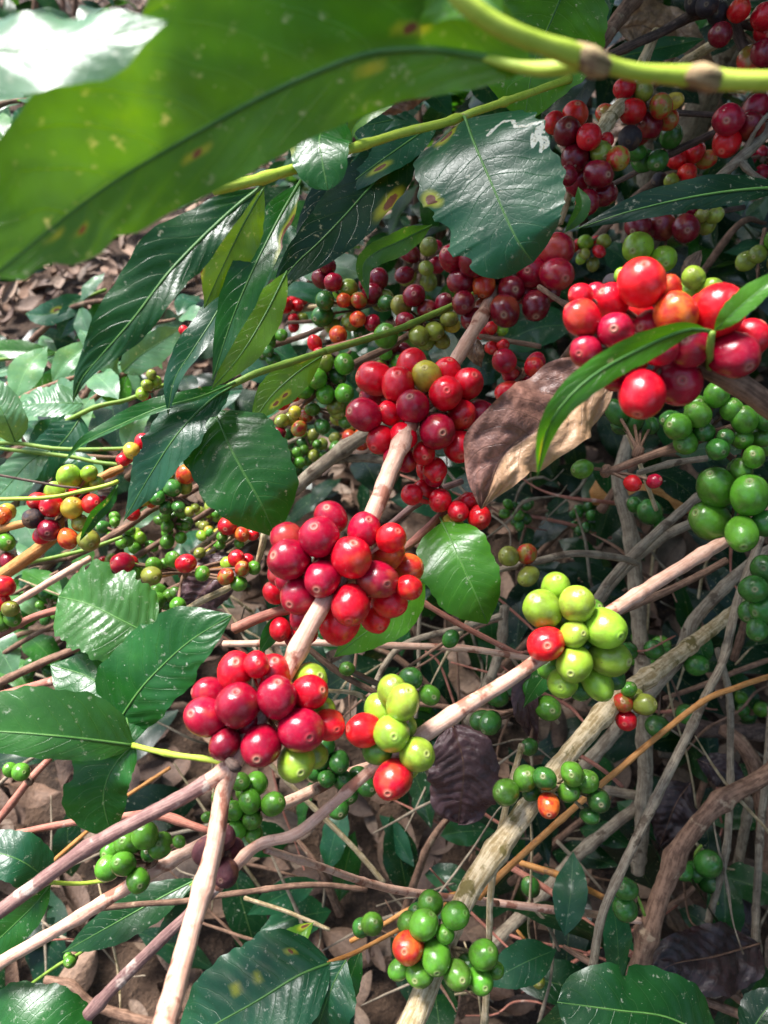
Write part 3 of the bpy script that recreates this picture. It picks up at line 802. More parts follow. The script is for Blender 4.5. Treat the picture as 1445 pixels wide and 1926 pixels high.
leaf(b, "945,30,.155 830,-40,.158 640,-30,.1625 420,35,.1655 232,150,.168", (88, 150), (0.10, 0.29, 0.012), prof='b', under=True, fold=6, wave=.08, quilt=.006, spots=[(.36, -.1, .10)], lobes=.01)
b = branch('pale blurred shoot whose broad leaf mirrors the white sky in the top left corner',
           "-60,250,.20,20 -150,120,.175,22 -190,-40,.16,22", 'lime', group='leafy coffee twigs')
_h = nrm(nrm(CAM - P(120, 80, .15)) + np.array(_sd))       # tilted so that it mirrors the bright sky round the sun
leaf(b, "-170,60,.152 -20,95,.148 130,85,.147 318,40,.148", (92, 105), 'P', prof='b', fold=3, facing=_h, wave=.10, quilt=.006, label='leaf glaring white with sky')
leaf(b, "-90,300,.26 0,290,.25 95,290,.25", (26, 30), 'P', prof='o', roll=-25)

# ================================================================ leaves round the middle left
b = branch('green shoot with three large dark leaves drooping left of the middle clusters',
           "405,740,.378,12 440,722,.378,13 480,703,.38,14 545,682,.39,13 612,660,.40,13", 'green', ["606,662,.40,13 735,624,.42,13 830,585,.44,13 900,550,.46,13"], group='leafy coffee twigs')
leaf(b, "405,772,.372 428,830,.362 456,885,.358 490,945,.358 520,1010,.366", (98, 90), 'M', prof='b', fold=6, roll=3, wave=.05, quilt=.008, petiole="425,735,.378", label='broad glossy leaf hanging tip down')
leaf(b, "436,728,.372 392,757,.36 335,815,.352 285,890,.352 233,980,.36", (50, 58), 'T', prof='o', fold=9, roll=-14, wave=.06, quilt=.010, bites=[(.30, -1, .25, .04), (.62, 1, .2, .05)], lobes=.035, label='greyish leaf with a nibbled edge')
leaf(b, "442,720,.37 380,746,.357 300,768,.35 225,800,.35 160,832,.352 119,872,.355", (20, 24), 'M', prof='l', fold=30, roll=-30, wave=.2, wfreq=6)
leaf(b, "608,668,.408 560,700,.402 510,745,.398 470,802,.395", (36, 34), 'Y', prof='o', under=True, fold=8, spots=[(.2, .5, .08), (.55, -.5, .09), (.68, -.55, .1)], label='yellowing leaf with brown holes')

b = branch('short shoot bearing the bright tapering leaf between the red clusters',
           "560,1150,.38,16 640,1090,.385,16 761,1030,.39,16 833,965,.40,15 880,930,.41,14", 'red', ["439,1184,.372,20 500,1158,.375,20 565,1140,.38,18"], group='fruiting coffee branches')
leaf(b, "832,982,.385 855,1030,.372 880,1085,.366 900,1130,.366 917,1174,.372", (62, 80), 'B', prof='b', fold=7, roll=4, wave=.04, quilt=.005, petiole="828,972,.398", label='smooth leaf ending in a fine tip')
leaf(b, "800,1085,.402 752,1150,.395 690,1188,.39 628,1236,.395", (40, 40), 'B', prof='l', fold=6)
leaf(b, "545,1150,.378 515,1185,.38 488,1230,.385", (18, 18), 'M')
cluster(b, "862,962,40,r 902,973,42,s 850,988,42,y 828,941,42,r 800,925,42,r 775,930,36,r 815,895,36,c 880,945,36,r", .385, (850, 955, .402))
cluster(b, "527,1184,40,r 515,1115,38,r 575,1190,42,r 550,1200,30,c", .375, (535, 1150, .388))

# ================================================================ lower left branch and its green berries
b = branch('brown branch across the lower left with unripe green berries',
           "-70,1850,.40,24 0,1810,.40,24 140,1730,.395,24 270,1650,.39,26 385,1586,.395,24 475,1535,.41,18 560,1500,.43,22 650,1458,.45,20 730,1430,.47,18", 'pink')
cluster(b, "232,1625,44,g,222,1622 273,1571,46,g 302,1590,44,g 240,1586,46,g 260,1656,42,g,263,1665 203,1633,42,g 212,1600,42,g 337,1583,24,g 280,1605,30,d", .37, (285, 1620, .39))
cluster(b, "470,1507,42,g 482,1474,40,g,470,1478 514,1512,40,g 475,1542,38,g,476,1540 444,1562,36,g 440,1525,38,g 462,1490,34,g 477,1568,32,g 452,1470,34,g 418,1505,34,g 390,1537,20,g 430,1545,36,d", .40, (470, 1535, .415))
cluster(b, "615,1464,34,d 590,1452,34,d 638,1433,38,d,640,1445 690,1480,36,d 645,1468,36,d 636,1520,38,d,640,1530 612,1402,34,d 655,1495,34,d 605,1430,32,d 675,1460,34,d", .425, (640, 1462, .448))

# ================================================================ the peeled branch lower right
b = branch('stout pale peeling branch slanting up the lower right with two knots of green berries',
           "1420,1120,.58,22 1330,1190,.54,26 1241,1258,.50,32 1155,1320,.465,38 1080,1409,.43,36 986,1528,.405,40 928,1610,.39,44 875,1690,.378,42 820,1815,.365,42 770,1935,.35,50 740,2010,.34,52", 'pale')
cluster(b, "820,1800,52,g,822,1822 857,1722,50,g,875,1717 797,1739,52,g,812,1722 768,1782,54,o 810,1700,48,g 860,1833,52,g 910,1796,52,g,922,1788 790,1832,48,g 837,1757,36,g,838,1755 903,1844,46,g 752,1822,36,g 931,1825,32,g 770,1737,42,g 785,1718,34,d 880,1812,34,d", .345, (840, 1780, .37), BARK['pale'])
cluster(b, "1025,1465,42,d,1022,1462 988,1464,44,g,993,1455 952,1490,46,g 1032,1515,42,o,1033,1530 1077,1456,44,g 1070,1490,38,g,1082,1490 1103,1470,42,g 1126,1506,42,d,1130,1512 1110,1535,30,d 1000,1490,32,d", .392, (1045, 1475, .412), BARK['pale'])
cluster(b, "1183,1296,27,g 1172,1322,36,b,1172,1320 1212,1325,40,v 1178,1355,36,r,1175,1362 1195,1310,28,v", .455, (1165, 1315, .465))
# ================================================================ upper right
b = branch('shaded branch behind the leaf with the white trail, its cherries maroon, red and olive',
           "1235,60,.52,16 1180,180,.50,28 1155,215,.48,26 1118,262,.46,26 1080,330,.46,22 1050,420,.47,18", 'pale')
cluster(b, "1108,258,46,r 1067,247,50,m,1070,238 1082,216,44,s 1083,297,50,m 1126,328,50,m,1142,330 1130,287,42,v 1163,298,40,b 1043,231,36,r 1088,340,46,m 1137,365,44,m 1105,380,42,m 1068,330,34,m 1142,263,26,r 1108,305,36,m", .435, (1115, 275, .462))
cluster(b, "1190,210,42,s 1243,200,42,b 1175,166,38,r 1210,170,36,v 1268,190,28,y 1222,235,44,m 1200,250,44,m 1255,225,38,b 1185,260,40,k 1140,215,36,b", .49, (1215, 205, .515))
b = branch('dark branch at the upper right with purple-red cherries and a few green ones',
           "1500,150,.52,14 1445,190,.52,14 1374,235,.52,14 1320,262,.53,14 1255,292,.54,15 1185,330,.56,10 1150,348,.57,10", 'dark', ["1352,218,.52,11 1269,212,.53,11"])
cluster(b, "1370,225,52,c 1367,268,48,s 1412,238,48,m,1413,226 1420,205,46,c 1440,225,40,c", .49, (1385, 240, .515))
cluster(b, "1263,256,40,d 1237,302,36,d 1210,302,40,d 1195,285,36,d", .53, (1245, 290, .55))
b = branch('small orange stalk with speckled orange cherries under the dark branch',
           "1352,280,.60,8 1320,305,.60,8 1298,322,.60,8 1260,345,.61,7", 'orange')
cluster(b, "1293,325,34,s,1294,325 1273,300,34,s 1305,286,38,s 1330,300,30,b 1263,340,26,v 1240,338,26,k", .585, (1300, 318, .60))
b = branch('shaded twig below the long dark leaf with dim maroon and lime berries',
           "1180,470,.52,8 1240,425,.52,10 1320,405,.53,10 1400,390,.54,10", 'dark')
cluster(b, "1290,430,50,m 1200,465,50,l,1192,470 1248,487,46,l,1252,495 1245,425,52,m 1200,425,44,m 1320,405,26,v 1345,405,28,v 1300,393,30,m 1330,425,30,v", .49, (1255, 440, .515))
leaf(b, "1490,352,.362 1400,357,.356 1300,371,.351 1180,399,.35 1084,431,.358", (30, 36), 'K', prof='l', fold=8, roll=-10, wave=.10, wfreq=5, quilt=.008, bites=[(.5, -1, .2, .04)], label='long dusky leaf above the berries')
leaf(b, "1088,352,.375 1094,392,.372 1062,438,.375", (16, 17), 'G', prof='l', roll=25, fold=20)
b = branch('dead-looking branch in the top right corner with pink-red cherries hanging by it',
           "1500,230,.50,14 1445,200,.50,13 1374,38,.50,22 1318,26,.50,20 1228,67,.50,17 1144,105,.50,16", 'dark', ["1374,38,.50,16 1410,50,.50,13 1460,62,.50,12"])
cluster(b, "1390,20,38,s,1400,10 1440,30,46,r 1442,60,44,r 1440,100,50,m 1412,115,48,b 1355,65,40,m 1440,130,44,m 1330,10,40,k 1350,25,40,k 1310,5,38,k", .48, (1380, 50, .51))
b = branch('pale split stick leaning in the top right corner', "1230,140,.56,10 1278,122,.55,16 1340,85,.54,20 1371,64,.54,22 1445,20,.53,20 1500,-10,.53,20", 'pale', group='bare twigs in the thicket', name='bare_twig', cat='twig')
twig('thick brown stem rising to the top edge behind the blurred twig', "1127,85,.47,26 1160,40,.48,28 1200,-10,.49,30 1240,-60,.5,30", 'brown')
twig('grey stick with a bend under the purple-red cherries at right', "1500,190,.50,22 1440,250,.50,22 1390,300,.50,20 1345,340,.51,16", 'grey', ["1390,300,.50,14 1412,325,.5,12 1445,345,.5,10", "1400,285,.50,10 1425,240,.49,9 1445,215,.49,8"])
leaf_t = branch('thin shaded twig with one wide bright leaf behind the blurred joint', "1120,-60,.44,10 1080,-50,.44,10 1000,-40,.44,10", 'green', group='leafy coffee twigs')
leaf(leaf_t, "1080,-60,.42 1045,20,.415 1005,120,.41 985,235,.42", (112, 120), 'B', prof='b', under=True, fold=5)
leaf(leaf_t, "1140,112,.56 1220,95,.55 1325,73,.55", (20, 28), 'T', prof='l')
leaf(leaf_t, "1150,-30,.5 1120,40,.5 1110,110,.51", (26, 30), 'T', prof='l')
dead_leaf('crumpled pinkish brown leaf in the top right corner', "1160,55,.72 1215,50,.71 1275,95,.72", 44, 'tan')
dead_leaf('curled orange-brown leaf beside the top right twigs', "1250,10,.74 1295,75,.72 1345,120,.73", 26, 'tan')
dead_leaf('dark curled dead leaf behind the huge blurred leaf', "690,215,.6 760,170,.59 840,150,.6", 36, 'brown')

# ================================================================ middle
b = branch('twig of olive and green berries up behind the dark leaves',
           "480,812,.52,16 494,803,.52,17 573,753,.51,17 660,690,.50,16 727,655,.50,14 800,610,.51,12", 'brown')
cluster(b, "596,712,36,g,589,713 572,732,34,g 612,742,36,g 648,740,36,g 610,682,36,v 648,685,38,g 580,698,26,s 568,705,30,s 635,708,32,d 632,765,32,v 650,765,26,g 600,668,24,r 553,742,26,s 530,757,28,r 555,775,22,y", .485, (620, 715, .505))
cluster(b, "592,645,26,r 588,770,26,g 575,782,28,b 563,806,28,b 606,802,30,d 530,792,24,v 650,795,22,g 635,778,24,v 525,815,24,m 548,788,26,v", .50, (580, 765, .52))
b = branch('thin brown twig with maroon and half-ripe cherries under the broad dark leaf',
           "615,655,.49,10 736,622,.485,11 800,598,.48,10 860,560,.48,9", 'red')
cluster(b, "616,500,30,m 627,531,33,c 605,525,32,m 611,566,34,d 607,595,38,d 673,600,30,o 700,607,32,c 647,565,26,o 675,565,30,b 655,543,36,l 636,630,34,o 660,605,34,v 700,553,38,m 720,565,36,v 727,570,30,d 640,550,26,l 625,612,26,v 680,625,30,d 712,525,34,m 690,535,30,m", .50, (670, 585, .52))
cluster(b, "779,556,40,m 804,583,36,m 762,605,34,m 726,632,44,g,727,620 788,632,36,v 817,623,34,v 755,575,36,v 835,570,34,m 845,600,28,v 850,612,26,y 800,640,32,v 830,640,30,v", .475, (790, 600, .495))
b = branch('far pale twig with small pinkish red cherries seen under the leaf tips', "640,570,.75,10 590,578,.76,11 545,584,.77,10 500,592,.78,9", 'pale')
cluster(b, "537,574,28,s 560,575,22,s 556,562,22,s 553,600,20,r 553,615,20,r 570,562,20,s 570,598,18,v", .74, (560, 582, .76))
b = branch('brown twig slanting under the far pink cherries with little green berries', "505,655,.62,10 520,647,.62,11 570,632,.62,11 607,615,.62,10 660,590,.63,9", 'brown', ["540,607,.64,7 590,604,.64,7"])
cluster(b, "508,630,20,g 529,630,22,g 506,643,24,g 503,660,24,d 514,676,26,d 495,665,24,d 500,622,18,l", .60, (512, 648, .62))
for i, (lab, pts, n, w, pal, at) in enumerate((
    ('dim twig with a bunch of tiny green berries right of the broad hanging leaf', "530,838,.70,8 590,812,.70,8 650,790,.70,8", 17, 22, 'ggdv', (585, 845, .70)),
    ('grey twig holding a small tight bunch of dark green berries far down', "600,880,.78,8 550,860,.78,8 500,850,.78,8", 10, 20, 'gd', (560, 835, .78)),
)):
    t = branch(lab, pts, 'grey')
    fill_cluster(t, *at, n, w, pal, 1.25, i)
b = branch('brown branch left of the broad hanging leaf, thick with small green berries',
           "130,1050,.52,13 185,1023,.52,14 240,990,.52,14 281,960,.52,14 330,938,.53,13 378,913,.54,13 420,890,.55,12", 'brown')
cluster(b, "296,936,28,d 325,918,32,d 314,896,28,d,320,895 298,910,28,d 350,892,34,o 348,916,26,v 336,953,24,d 312,955,24,d 270,940,24,y 250,966,26,s 255,945,24,s 356,962,18,v 367,956,18,v 285,945,20,o", .50, (315, 925, .525))
fill_cluster(b, 325, 985, .53, 13, 24, 'gggd', 1.2, 3)
fill_cluster(b, 218, 1000, .54, 8, 24, 'gd', 1.2, 4)
b = branch('twig in front of the purple withered leaf with mixed green and red berries', "270,1092,.47,10 302,1083,.47,10 360,1070,.47,10 442,1068,.47,9 480,1075,.48,8", 'orange')
cluster(b, "285,1083,34,v,292,1087 230,1060,40,c 253,1075,30,g 350,1060,36,r 381,1079,28,g 425,1085,30,b 456,1069,28,b,458,1063 478,1068,24,g 450,1098,28,g 445,1050,28,r 465,1053,22,r 428,1060,24,l 290,1062,28,g 325,1052,28,g,330,1045 245,1058,26,r 310,1060,20,g 335,1138,30,g", .45, (345, 1078, .472))
b = branch('pale twigs close below the broad leaf, tipped by a red and an orange cherry', "360,1040,.52,10 400,1010,.52,9 425,985,.52,9", 'pale', ["385,1045,.52,9 430,1015,.52,8 450,1002,.52,7", "400,1060,.52,10 445,1032,.52,9 480,1005,.52,8"])
cluster(b, "428,989,32,r 455,1005,28,o 475,1005,24,s 376,1040,20,v 418,1010,20,g 415,1025,18,g 450,1022,18,g", .50, (440, 1000, .52))
b = branch('low twig beneath with plain green berries left of the withered leaf', "230,1170,.56,10 300,1120,.55,11 380,1080,.55,10", 'brown')
cluster(b, "296,1130,30,g 290,1150,26,g 318,1120,24,g 298,1112,28,g 278,1135,26,d 330,1115,22,g 312,1135,24,d", .53, (303, 1128, .55))

# ================================================================ left edge
b = branch('cinnamon branch at the left edge with lime and wine-red cherries and one black shrivelled',
           "-60,1140,.47,26 0,1086,.47,26 90,1018,.465,24 125,960,.47,20 170,910,.48,16 230,880,.49,14", 'orange', ["-40,1010,.48,15 0,996,.48,15 47,984,.475,14"])
cluster(b, "136,955,38,y,142,944 97,952,38,r,82,957 93,997,40,m,90,1003 128,1013,38,o 167,1016,38,v 172,947,34,r,180,945 72,943,36,s 107,929,40,l 130,896,40,l 157,902,34,l,163,896 151,984,30,v 62,976,36,k 148,925,34,r 168,890,28,l 80,1007,30,r 182,908,24,l 190,945,28,m", .45, (125, 965, .47))
mb = MB(); tube(mb, world_pts(parse("-20,941,.43,8 0,939,.43,8 90,936,.43,8 150,925,.432,8 201,913,.435,9 222,905,.437,8")), 7, .003)
build_tube(mb, 'side_shoot', BARK['lime'], b)
leaf(b, "222,912,.44 205,945,.435 180,970,.435 150,1018,.44", (12, 14), 'M', prof='l', roll=30, fold=20)
b = branch('stick at the far left with red cherries over green ones', "-40,1215,.44,18 0,1194,.44,14 60,1162,.445,14 125,1142,.45,14 170,1120,.46,12", 'red')
cluster(b, "8,1102,38,r,-4,1092 2,1130,34,s,6,1128 20,1145,30,v 24,1162,32,g 0,1170,34,g -8,1120,36,r", .425, (0, 1150, .44))
b = branch('stick at the left edge with an orange and a green berry', "-40,1000,.5,10 0,985,.5,10 20,965,.5,9", 'pale')
cluster(b, "4,970,34,o 14,962,30,y 12,1020,32,g 15,1055,28,m -5,1005,30,v", .48, (0, 985, .5))
b = branch('yellow-green twigs at left with pale ribbed leaves and a few lemon and pink cherries',
           "-30,834,.53,8 33,834,.53,8 126,845,.53,8 262,842,.535,7 300,835,.54,7", 'green', ["-30,840,.54,7 0,844,.54,7 126,858,.54,8 179,869,.54,8 240,876,.54,7"], group='fruiting coffee branches')
leaf(b, "30,834,.53 12,790,.52 -10,750,.52 -50,700,.525", (34, 38), 'P', prof='b', fold=10, quilt=.02, roll=-15)
leaf(b, "95,846,.545 55,870,.54 10,920,.54 -30,960,.55", (38, 40), 'P', prof='b', fold=8, quilt=.016)
leaf(b, "140,850,.55 145,880,.545 120,930,.55 110,975,.56", (34, 34), 'T', prof='b', fold=8, quilt=.016)
cluster(b, "248,848,30,y 268,830,28,r 232,865,24,r 240,858,26,s 285,828,24,r", .525, (255, 845, .535))
b = branch('green twig under the long drooping tip with pale ribbed leaves', "110,800,.56,9 150,779,.56,9 186,764,.56,9 239,752,.565,8 282,734,.57,8 320,720,.58,7", 'green', group='leafy coffee twigs')
leaf(b, "157,760,.572 112,758,.566 72,760,.566 28,765,.57", (38, 46), 'P', prof='b', fold=10, quilt=.022, roll=-10, label='ribbed pale leaf lying level')
leaf(b, "152,784,.562 128,820,.556 95,855,.556 45,905,.56", (42, 40), 'T', prof='b', fold=8, quilt=.014)
cluster(b, "278,725,22,l 292,718,22,l 268,740,24,l 275,748,20,r 285,705,18,v", .56, (283, 730, .57))
b = branch('far leafy twig at left over the mulch, its leaf dotted yellow', "200,545,.95,6 160,560,.94,6 120,580,.94,6 60,600,.95,5", 'green', group='leafy coffee twigs')
leaf(b, "160,558,.92 120,580,.91 85,592,.91 48,590,.92", (24, 24), 'T', prof='b', spots=[(.45, .1, .12)])
leaf(b, "150,565,.92 130,600,.91 112,640,.92", (20, 22), 'T', prof='o')
leaf(b, "200,560,.93 180,600,.92 140,640,.92", 20, 'M')
b = branch('level leaves on a far twig at the left edge beneath the mulch', "160,655,.80,6 110,664,.8,7 40,672,.8,7 -40,680,.8,7", 'green', group='leafy coffee twigs')
leaf(b, "108,664,.79 60,662,.78 0,660,.78 -60,670,.78", (18, 22), 'G', prof='l', roll=-20)
leaf(b, "104,668,.79 60,685,.78 10,700,.78 -40,715,.78", (20, 16), 'P', prof='l', roll=-20)
leaf(b, "160,655,.79 130,690,.78 90,720,.77 20,735,.77", 20, 'M', prof='l')
b = branch('far brown twig with silvery leaves and a pink cherry left of the dark leaves', "140,775,.66,10 166,759,.66,11 229,706,.66,11 270,682,.66,10 316,656,.67,9", 'brown', group='fruiting coffee branches')
leaf(b, "230,700,.655 262,670,.65 300,645,.65 345,615,.655", (30, 32), 'P', prof='b', roll=-30, quilt=.006)
leaf(b, "225,708,.655 205,690,.65 180,650,.65 150,620,.66", (26, 26), 'P', prof='b', roll=-25)
leaf(b, "240,705,.66 225,740,.655 200,735,.65 180,715,.65", 20, 'B')
cluster(b, "356,628,24,r 375,612,22,s 346,622,18,r", .64, (350, 640, .66))

# ================================================================ lower left leaves
b = branch('small leafy shoot at the lower left edge, glossy leaves folded over the edge', "60,1658,.43,7 95,1660,.43,8 150,1662,.44,8 205,1655,.445,8", 'lime', group='leafy coffee twigs')
leaf(b, "92,1656,.425 45,1622,.415 0,1605,.415 -60,1595,.42", (42, 48), 'T', prof='b', fold=8)
leaf(b, "96,1664,.43 62,1705,.42 10,1755,.42 -50,1810,.42", (36, 44), 'M', prof='o', fold=14, roll=12)
b = branch('shoot low in the middle with broad bluish leaves marked by grey spots', "615,1812,.42,9 660,1795,.43,9 700,1775,.44,8 770,1738,.46,8 840,1700,.48,8", 'orange', group='leafy coffee twigs')
leaf(b, "622,1811,.42 560,1836,.412 480,1885,.408 400,1930,.41 320,1980,.415", (95, 104), 'T', prof='b', fold=7, quilt=.016, spots=[(.38, .35, .035), (.52, .35, .045), (.18, .5, .03)], label='large bluish leaf with grey spots')
leaf(b, "652,1805,.42 632,1840,.415 612,1890,.41 590,1960,.415", (58, 56), 'T', prof='o', fold=9, quilt=.012)
leaf(b, "680,1785,.45 660,1840,.445 650,1900,.45", 22, 'M')
leaf(b, "590,1735,.49 560,1762,.485 512,1790,.49", (18, 22), 'Y', prof='o', spots=[(.15, .5, .2)])
b = branch('shaded glossy shoot in the bottom right corner with one broad dark leaf', "1300,1960,.42,8 1380,1940,.42,9 1460,1930,.42,9", 'green', group='leafy coffee twigs')
leaf(b, "1350,1965,.41 1260,1915,.402 1160,1900,.395 1048,1885,.395", (96, 80), 'D', prof='r', fold=6, roll=4, quilt=.006, bites=[(.62, 1, .25, .03)], label='broad dark leaf with a torn notch')
leaf(b, "1400,1960,.44 1440,1900,.45 1480,1860,.45", 40, 'K')
b = branch('shoot in the bottom left corner with a rounded dark leaf', "-40,1960,.41,8 -80,1940,.41,8 -120,1900,.41,8", 'green', group='leafy coffee twigs')
leaf(b, "-60,1945,.40 30,1935,.395 100,1945,.395 168,1965,.40", (78, 60), 'M', prof='r', fold=6)
b = branch('low shoot behind the lower left branch with a long dark leaf and lone berry', "60,1850,.50,6 110,1815,.49,6 155,1790,.485,6 175,1770,.48,6 300,1700,.48,6 375,1655,.48,6", 'green', group='leafy coffee twigs')
leaf(b, "375,1652,.482 300,1690,.475 210,1740,.47 118,1792,.475", (40, 38), 'D', prof='o', fold=10)
leaf(b, "390,1650,.49 365,1690,.485 330,1740,.485 290,1770,.49", 34, 'D')
cluster(b, "132,1808,22,g 128,1800,16,g", .475, (138, 1800, .488))

# ================================================================ right side green berries
b = branch('brown twig at right below the largest red cherries with many mid-green berries',
           "1130,888,.41,10 1160,882,.41,14 1210,862,.405,15 1300,830,.40,18 1380,805,.40,18 1450,785,.40,20 1510,770,.4,20", 'brown', ["1330,818,.40,12 1350,840,.405,14 1385,868,.41,12"])
cluster(b, "1313,780,44,g 1310,765,40,g 1348,742,44,g 1376,770,38,g 1275,803,46,g 1290,832,42,g 1350,845,38,d 1325,812,36,d 1262,790,36,d", .385, (1325, 815, .402))
cluster(b, "1400,790,44,g 1396,825,40,g 1430,822,36,g 1418,860,40,g,1417,855 1440,790,40,d 1395,884,40,g 1440,838,40,g 1365,822,30,d", .385, (1400, 810, .402))
cluster(b, "1160,775,40,d 1192,790,40,d 1205,805,34,d 1170,800,36,d 1225,800,30,d", .43, (1200, 850, .41))
cluster(b, "1095,882,36,g 1190,909,30,s 1231,905,27,c", .405, (1140, 886, .412))
b = branch('pale twig in the middle right with three olive brown berries', "910,1080,.50,10 929,1074,.50,12 1007,1056,.50,13 1082,1041,.50,14 1162,1049,.51,14 1200,1060,.52,12", 'grey')
cluster(b, "957,1046,36,v 991,1042,38,b 994,1084,36,v", .485, (990, 1060, .50))
b = branch('grey twig against the dark with scattered dark green berries at right', "1250,1005,.62,9 1222,975,.61,9 1180,940,.6,8", 'grey')
cluster(b, "1222,963,44,d 1245,990,30,d 1195,950,30,d", .58, (1222, 975, .61))
b = branch('shaded stick at the right edge with a bunch of dark green berries', "1500,1040,.47,12 1450,1100,.47,12 1430,1160,.47,10", 'dark')
cluster(b, "1418,1108,52,d 1440,1070,50,d 1442,1145,54,d 1415,1150,44,d 1450,1105,50,d 1425,1185,40,d", .445, (1445, 1115, .47))
b = branch('deeply shaded twig low at right with four dark green berries', "1320,1590,.62,6 1308,1610,.62,7 1322,1650,.62,7 1350,1700,.62,7", 'green')
cluster(b, "1332,1625,46,d 1305,1640,38,d 1334,1657,40,d 1288,1640,32,d", .60, (1318, 1640, .62))
b = branch('thin stalk low at right with two dark green berries one above the other', "1213,1722,.52,6 1200,1690,.52,6 1180,1660,.52,6", 'green')
cluster(b, "1177,1672,42,d 1176,1709,42,d,1165,1707", .50, (1190, 1690, .52))
b = branch('thin dark twig in the middle of the thicket with single dark green berries', "960,1230,.46,7 1010,1310,.455,8 1050,1360,.46,8", 'grey')
cluster(b, "1031,1332,44,g,1038,1336 1000,1295,34,d 935,1310,38,d 922,1360,40,d 905,1355,36,d 995,1405,30,d", .44, (1010, 1330, .455))
b = branch('drooping twig left of the pale peeled branch with a dark green pair', "860,1680,.50,8 790,1700,.50,9 722,1738,.50,9 660,1770,.51,9", 'orange')
cluster(b, "700,1738,40,g,705,1735 680,1745,34,d", .48, (712, 1742, .50))
b = branch('fine stalk at the bottom with two tiny olive berries', "973,1750,.60,6 1000,1785,.6,6 1020,1830,.6,6", 'orange')
cluster(b, "1018,1814,26,g 1012,1845,26,v 998,1668,34,d", .59, (1016, 1825, .6))
b = branch('small twig in the shade right of centre with round green berries by a leaf', "1180,1220,.60,9 1240,1235,.60,9 1310,1240,.6,8", 'grey')
cluster(b, "1230,1222,36,d 1252,1235,34,d 1310,1250,40,d 1290,1343,34,d,1292,1342 1237,1367,40,d 1180,1225,34,d", .58, (1245, 1240, .6))
leaf(b, "1280,1180,.58 1310,1200,.575 1330,1255,.58", (24, 26), 'M', prof='o')
b = branch('bare looking stalk below the lime berries with green berries dotted along it', "640,1250,.40,8 655,1262,.40,9 740,1300,.41,8 810,1320,.42,8", 'grey')
cluster(b, "653,1258,28,g 773,1276,40,d 808,1307,38,g 848,1201,28,d", .395, (720, 1290, .41))
b = branch('stick at lower left rising to a green berry above the litter', "-20,1560,.50,13 0,1539,.50,14 55,1469,.5,14 95,1425,.51,12", 'red')
cluster(b, "40,1452,32,g,45,1453 20,1448,26,g", .48, (55, 1468, .5))
for i, (lab, pts, at, n, w, pal) in enumerate((
    ('far dim twig behind the withered brown leaf with tiny green berries', "940,960,.75,6 985,965,.75,6 1030,960,.75,6", (975, 965, .75), 9, 22, 'dg'),
    ('faint reddish twig in the dark with two tiny bunches of green berries', "985,968,.85,6 1075,987,.85,7 1150,1012,.85,6", (1100, 980, .85), 11, 20, 'd'),
    ('faint twig behind the peeled branch with shaded green berries', "1190,1240,.72,7 1245,1225,.72,7", (1215, 1225, .72), 5, 34, 'dg'),
    ('hidden twig at far right low down with dim green berries', "1380,1340,.78,8 1440,1340,.78,8", (1415, 1340, .78), 5, 28, 'dg'),
    ('hidden twig above the largest red cherries with small red and lime berries', "1080,470,.66,6 1140,440,.66,6", (1105, 470, .66), 9, 26, 'lgrv'),
    ('hidden twig in the far right with small lilac-red cherries', "1400,300,.70,6 1445,290,.7,6", (1435, 300, .70), 5, 26, 'mc'),
    ('twig behind the brown withered leaf with half-hidden red cherries', "1032,707,.40,14 1060,675,.38,14 1087,637,.36,14", (985, 702, .425), 7, 42, 'cmr'),
    ('thin pale twig with small pinkish cherries between the middle clusters', "902,632,.55,9 960,642,.55,10 1017,652,.55,10", (925, 640, .56), 8, 24, 'rsl'),
    ('twig among the far leaves at left with small green berries', "60,1240,.7,8 120,1200,.7,8", (70, 1250, .7), 6, 24, 'dg'),
    ('far twig low at left with a few little green berries near a pale leaf', "20,1120,.62,6 110,1075,.62,6", (95, 1140, .62), 6, 24, 'dg'),
    ('shaded twig high in the middle with dark red and olive fruit behind the bitten leaf', "760,520,.62,8 830,470,.62,8 880,450,.62,7", (800, 500, .62), 8, 36, 'mcv'),
    ('thin twig left of the maroon cherries with small pinkish and olive fruit', "640,700,.64,8 700,680,.64,8 760,665,.64,7", (735, 672, .64), 8, 28, 'vgm'),
    ('far twig left of the olive bunch strung with tiny red and lime berries', "440,860,.74,7 500,830,.74,7", (520, 830, .74), 9, 20, 'grl'),
    ('far twig in the left middle with tiny lime and green berries', "370,1010,.66,7 400,985,.66,7", (395, 975, .66), 11, 19, 'glv'),
    ('far twig under the lime cherries at left with tiny red berries', "150,1120,.68,7 200,1060,.68,7", (195, 1068, .68), 7, 20, 'rgv'),
    ('far twig by the left middle sticks with pale green berries', "300,1060,.64,7 260,1020,.64,7", (262, 1022, .64), 9, 22, 'glg'),
    ('dim twig deep between the broad hanging leaf and the red cluster, beaded with green berries', "560,905,.66,7 600,870,.66,7", (545, 880, .66), 12, 23, 'ggd'),
    ('dim twig right of the tiny green bunch with green and half-ripe berries', "610,800,.64,7 660,780,.64,7", (652, 815, .64), 12, 25, 'gvdo'),
    ('far twig above the purple withered leaf with bright tiny berries', "420,1030,.64,7 460,1000,.64,7", (392, 1015, .64), 9, 20, 'lgy'),
    ('upright dark stem right of the purple cherries, berries nearly hidden', "1420,560,.6,9 1430,480,.6,9 1440,430,.6,9", (1440, 470, .58), 5, 40, 'vg'),
)):
    t = branch(lab, pts, 'brown' if 'reddish' not in lab else 'red')
    fill_cluster(t, *at, n, w, pal, 1.2, 20 + i)

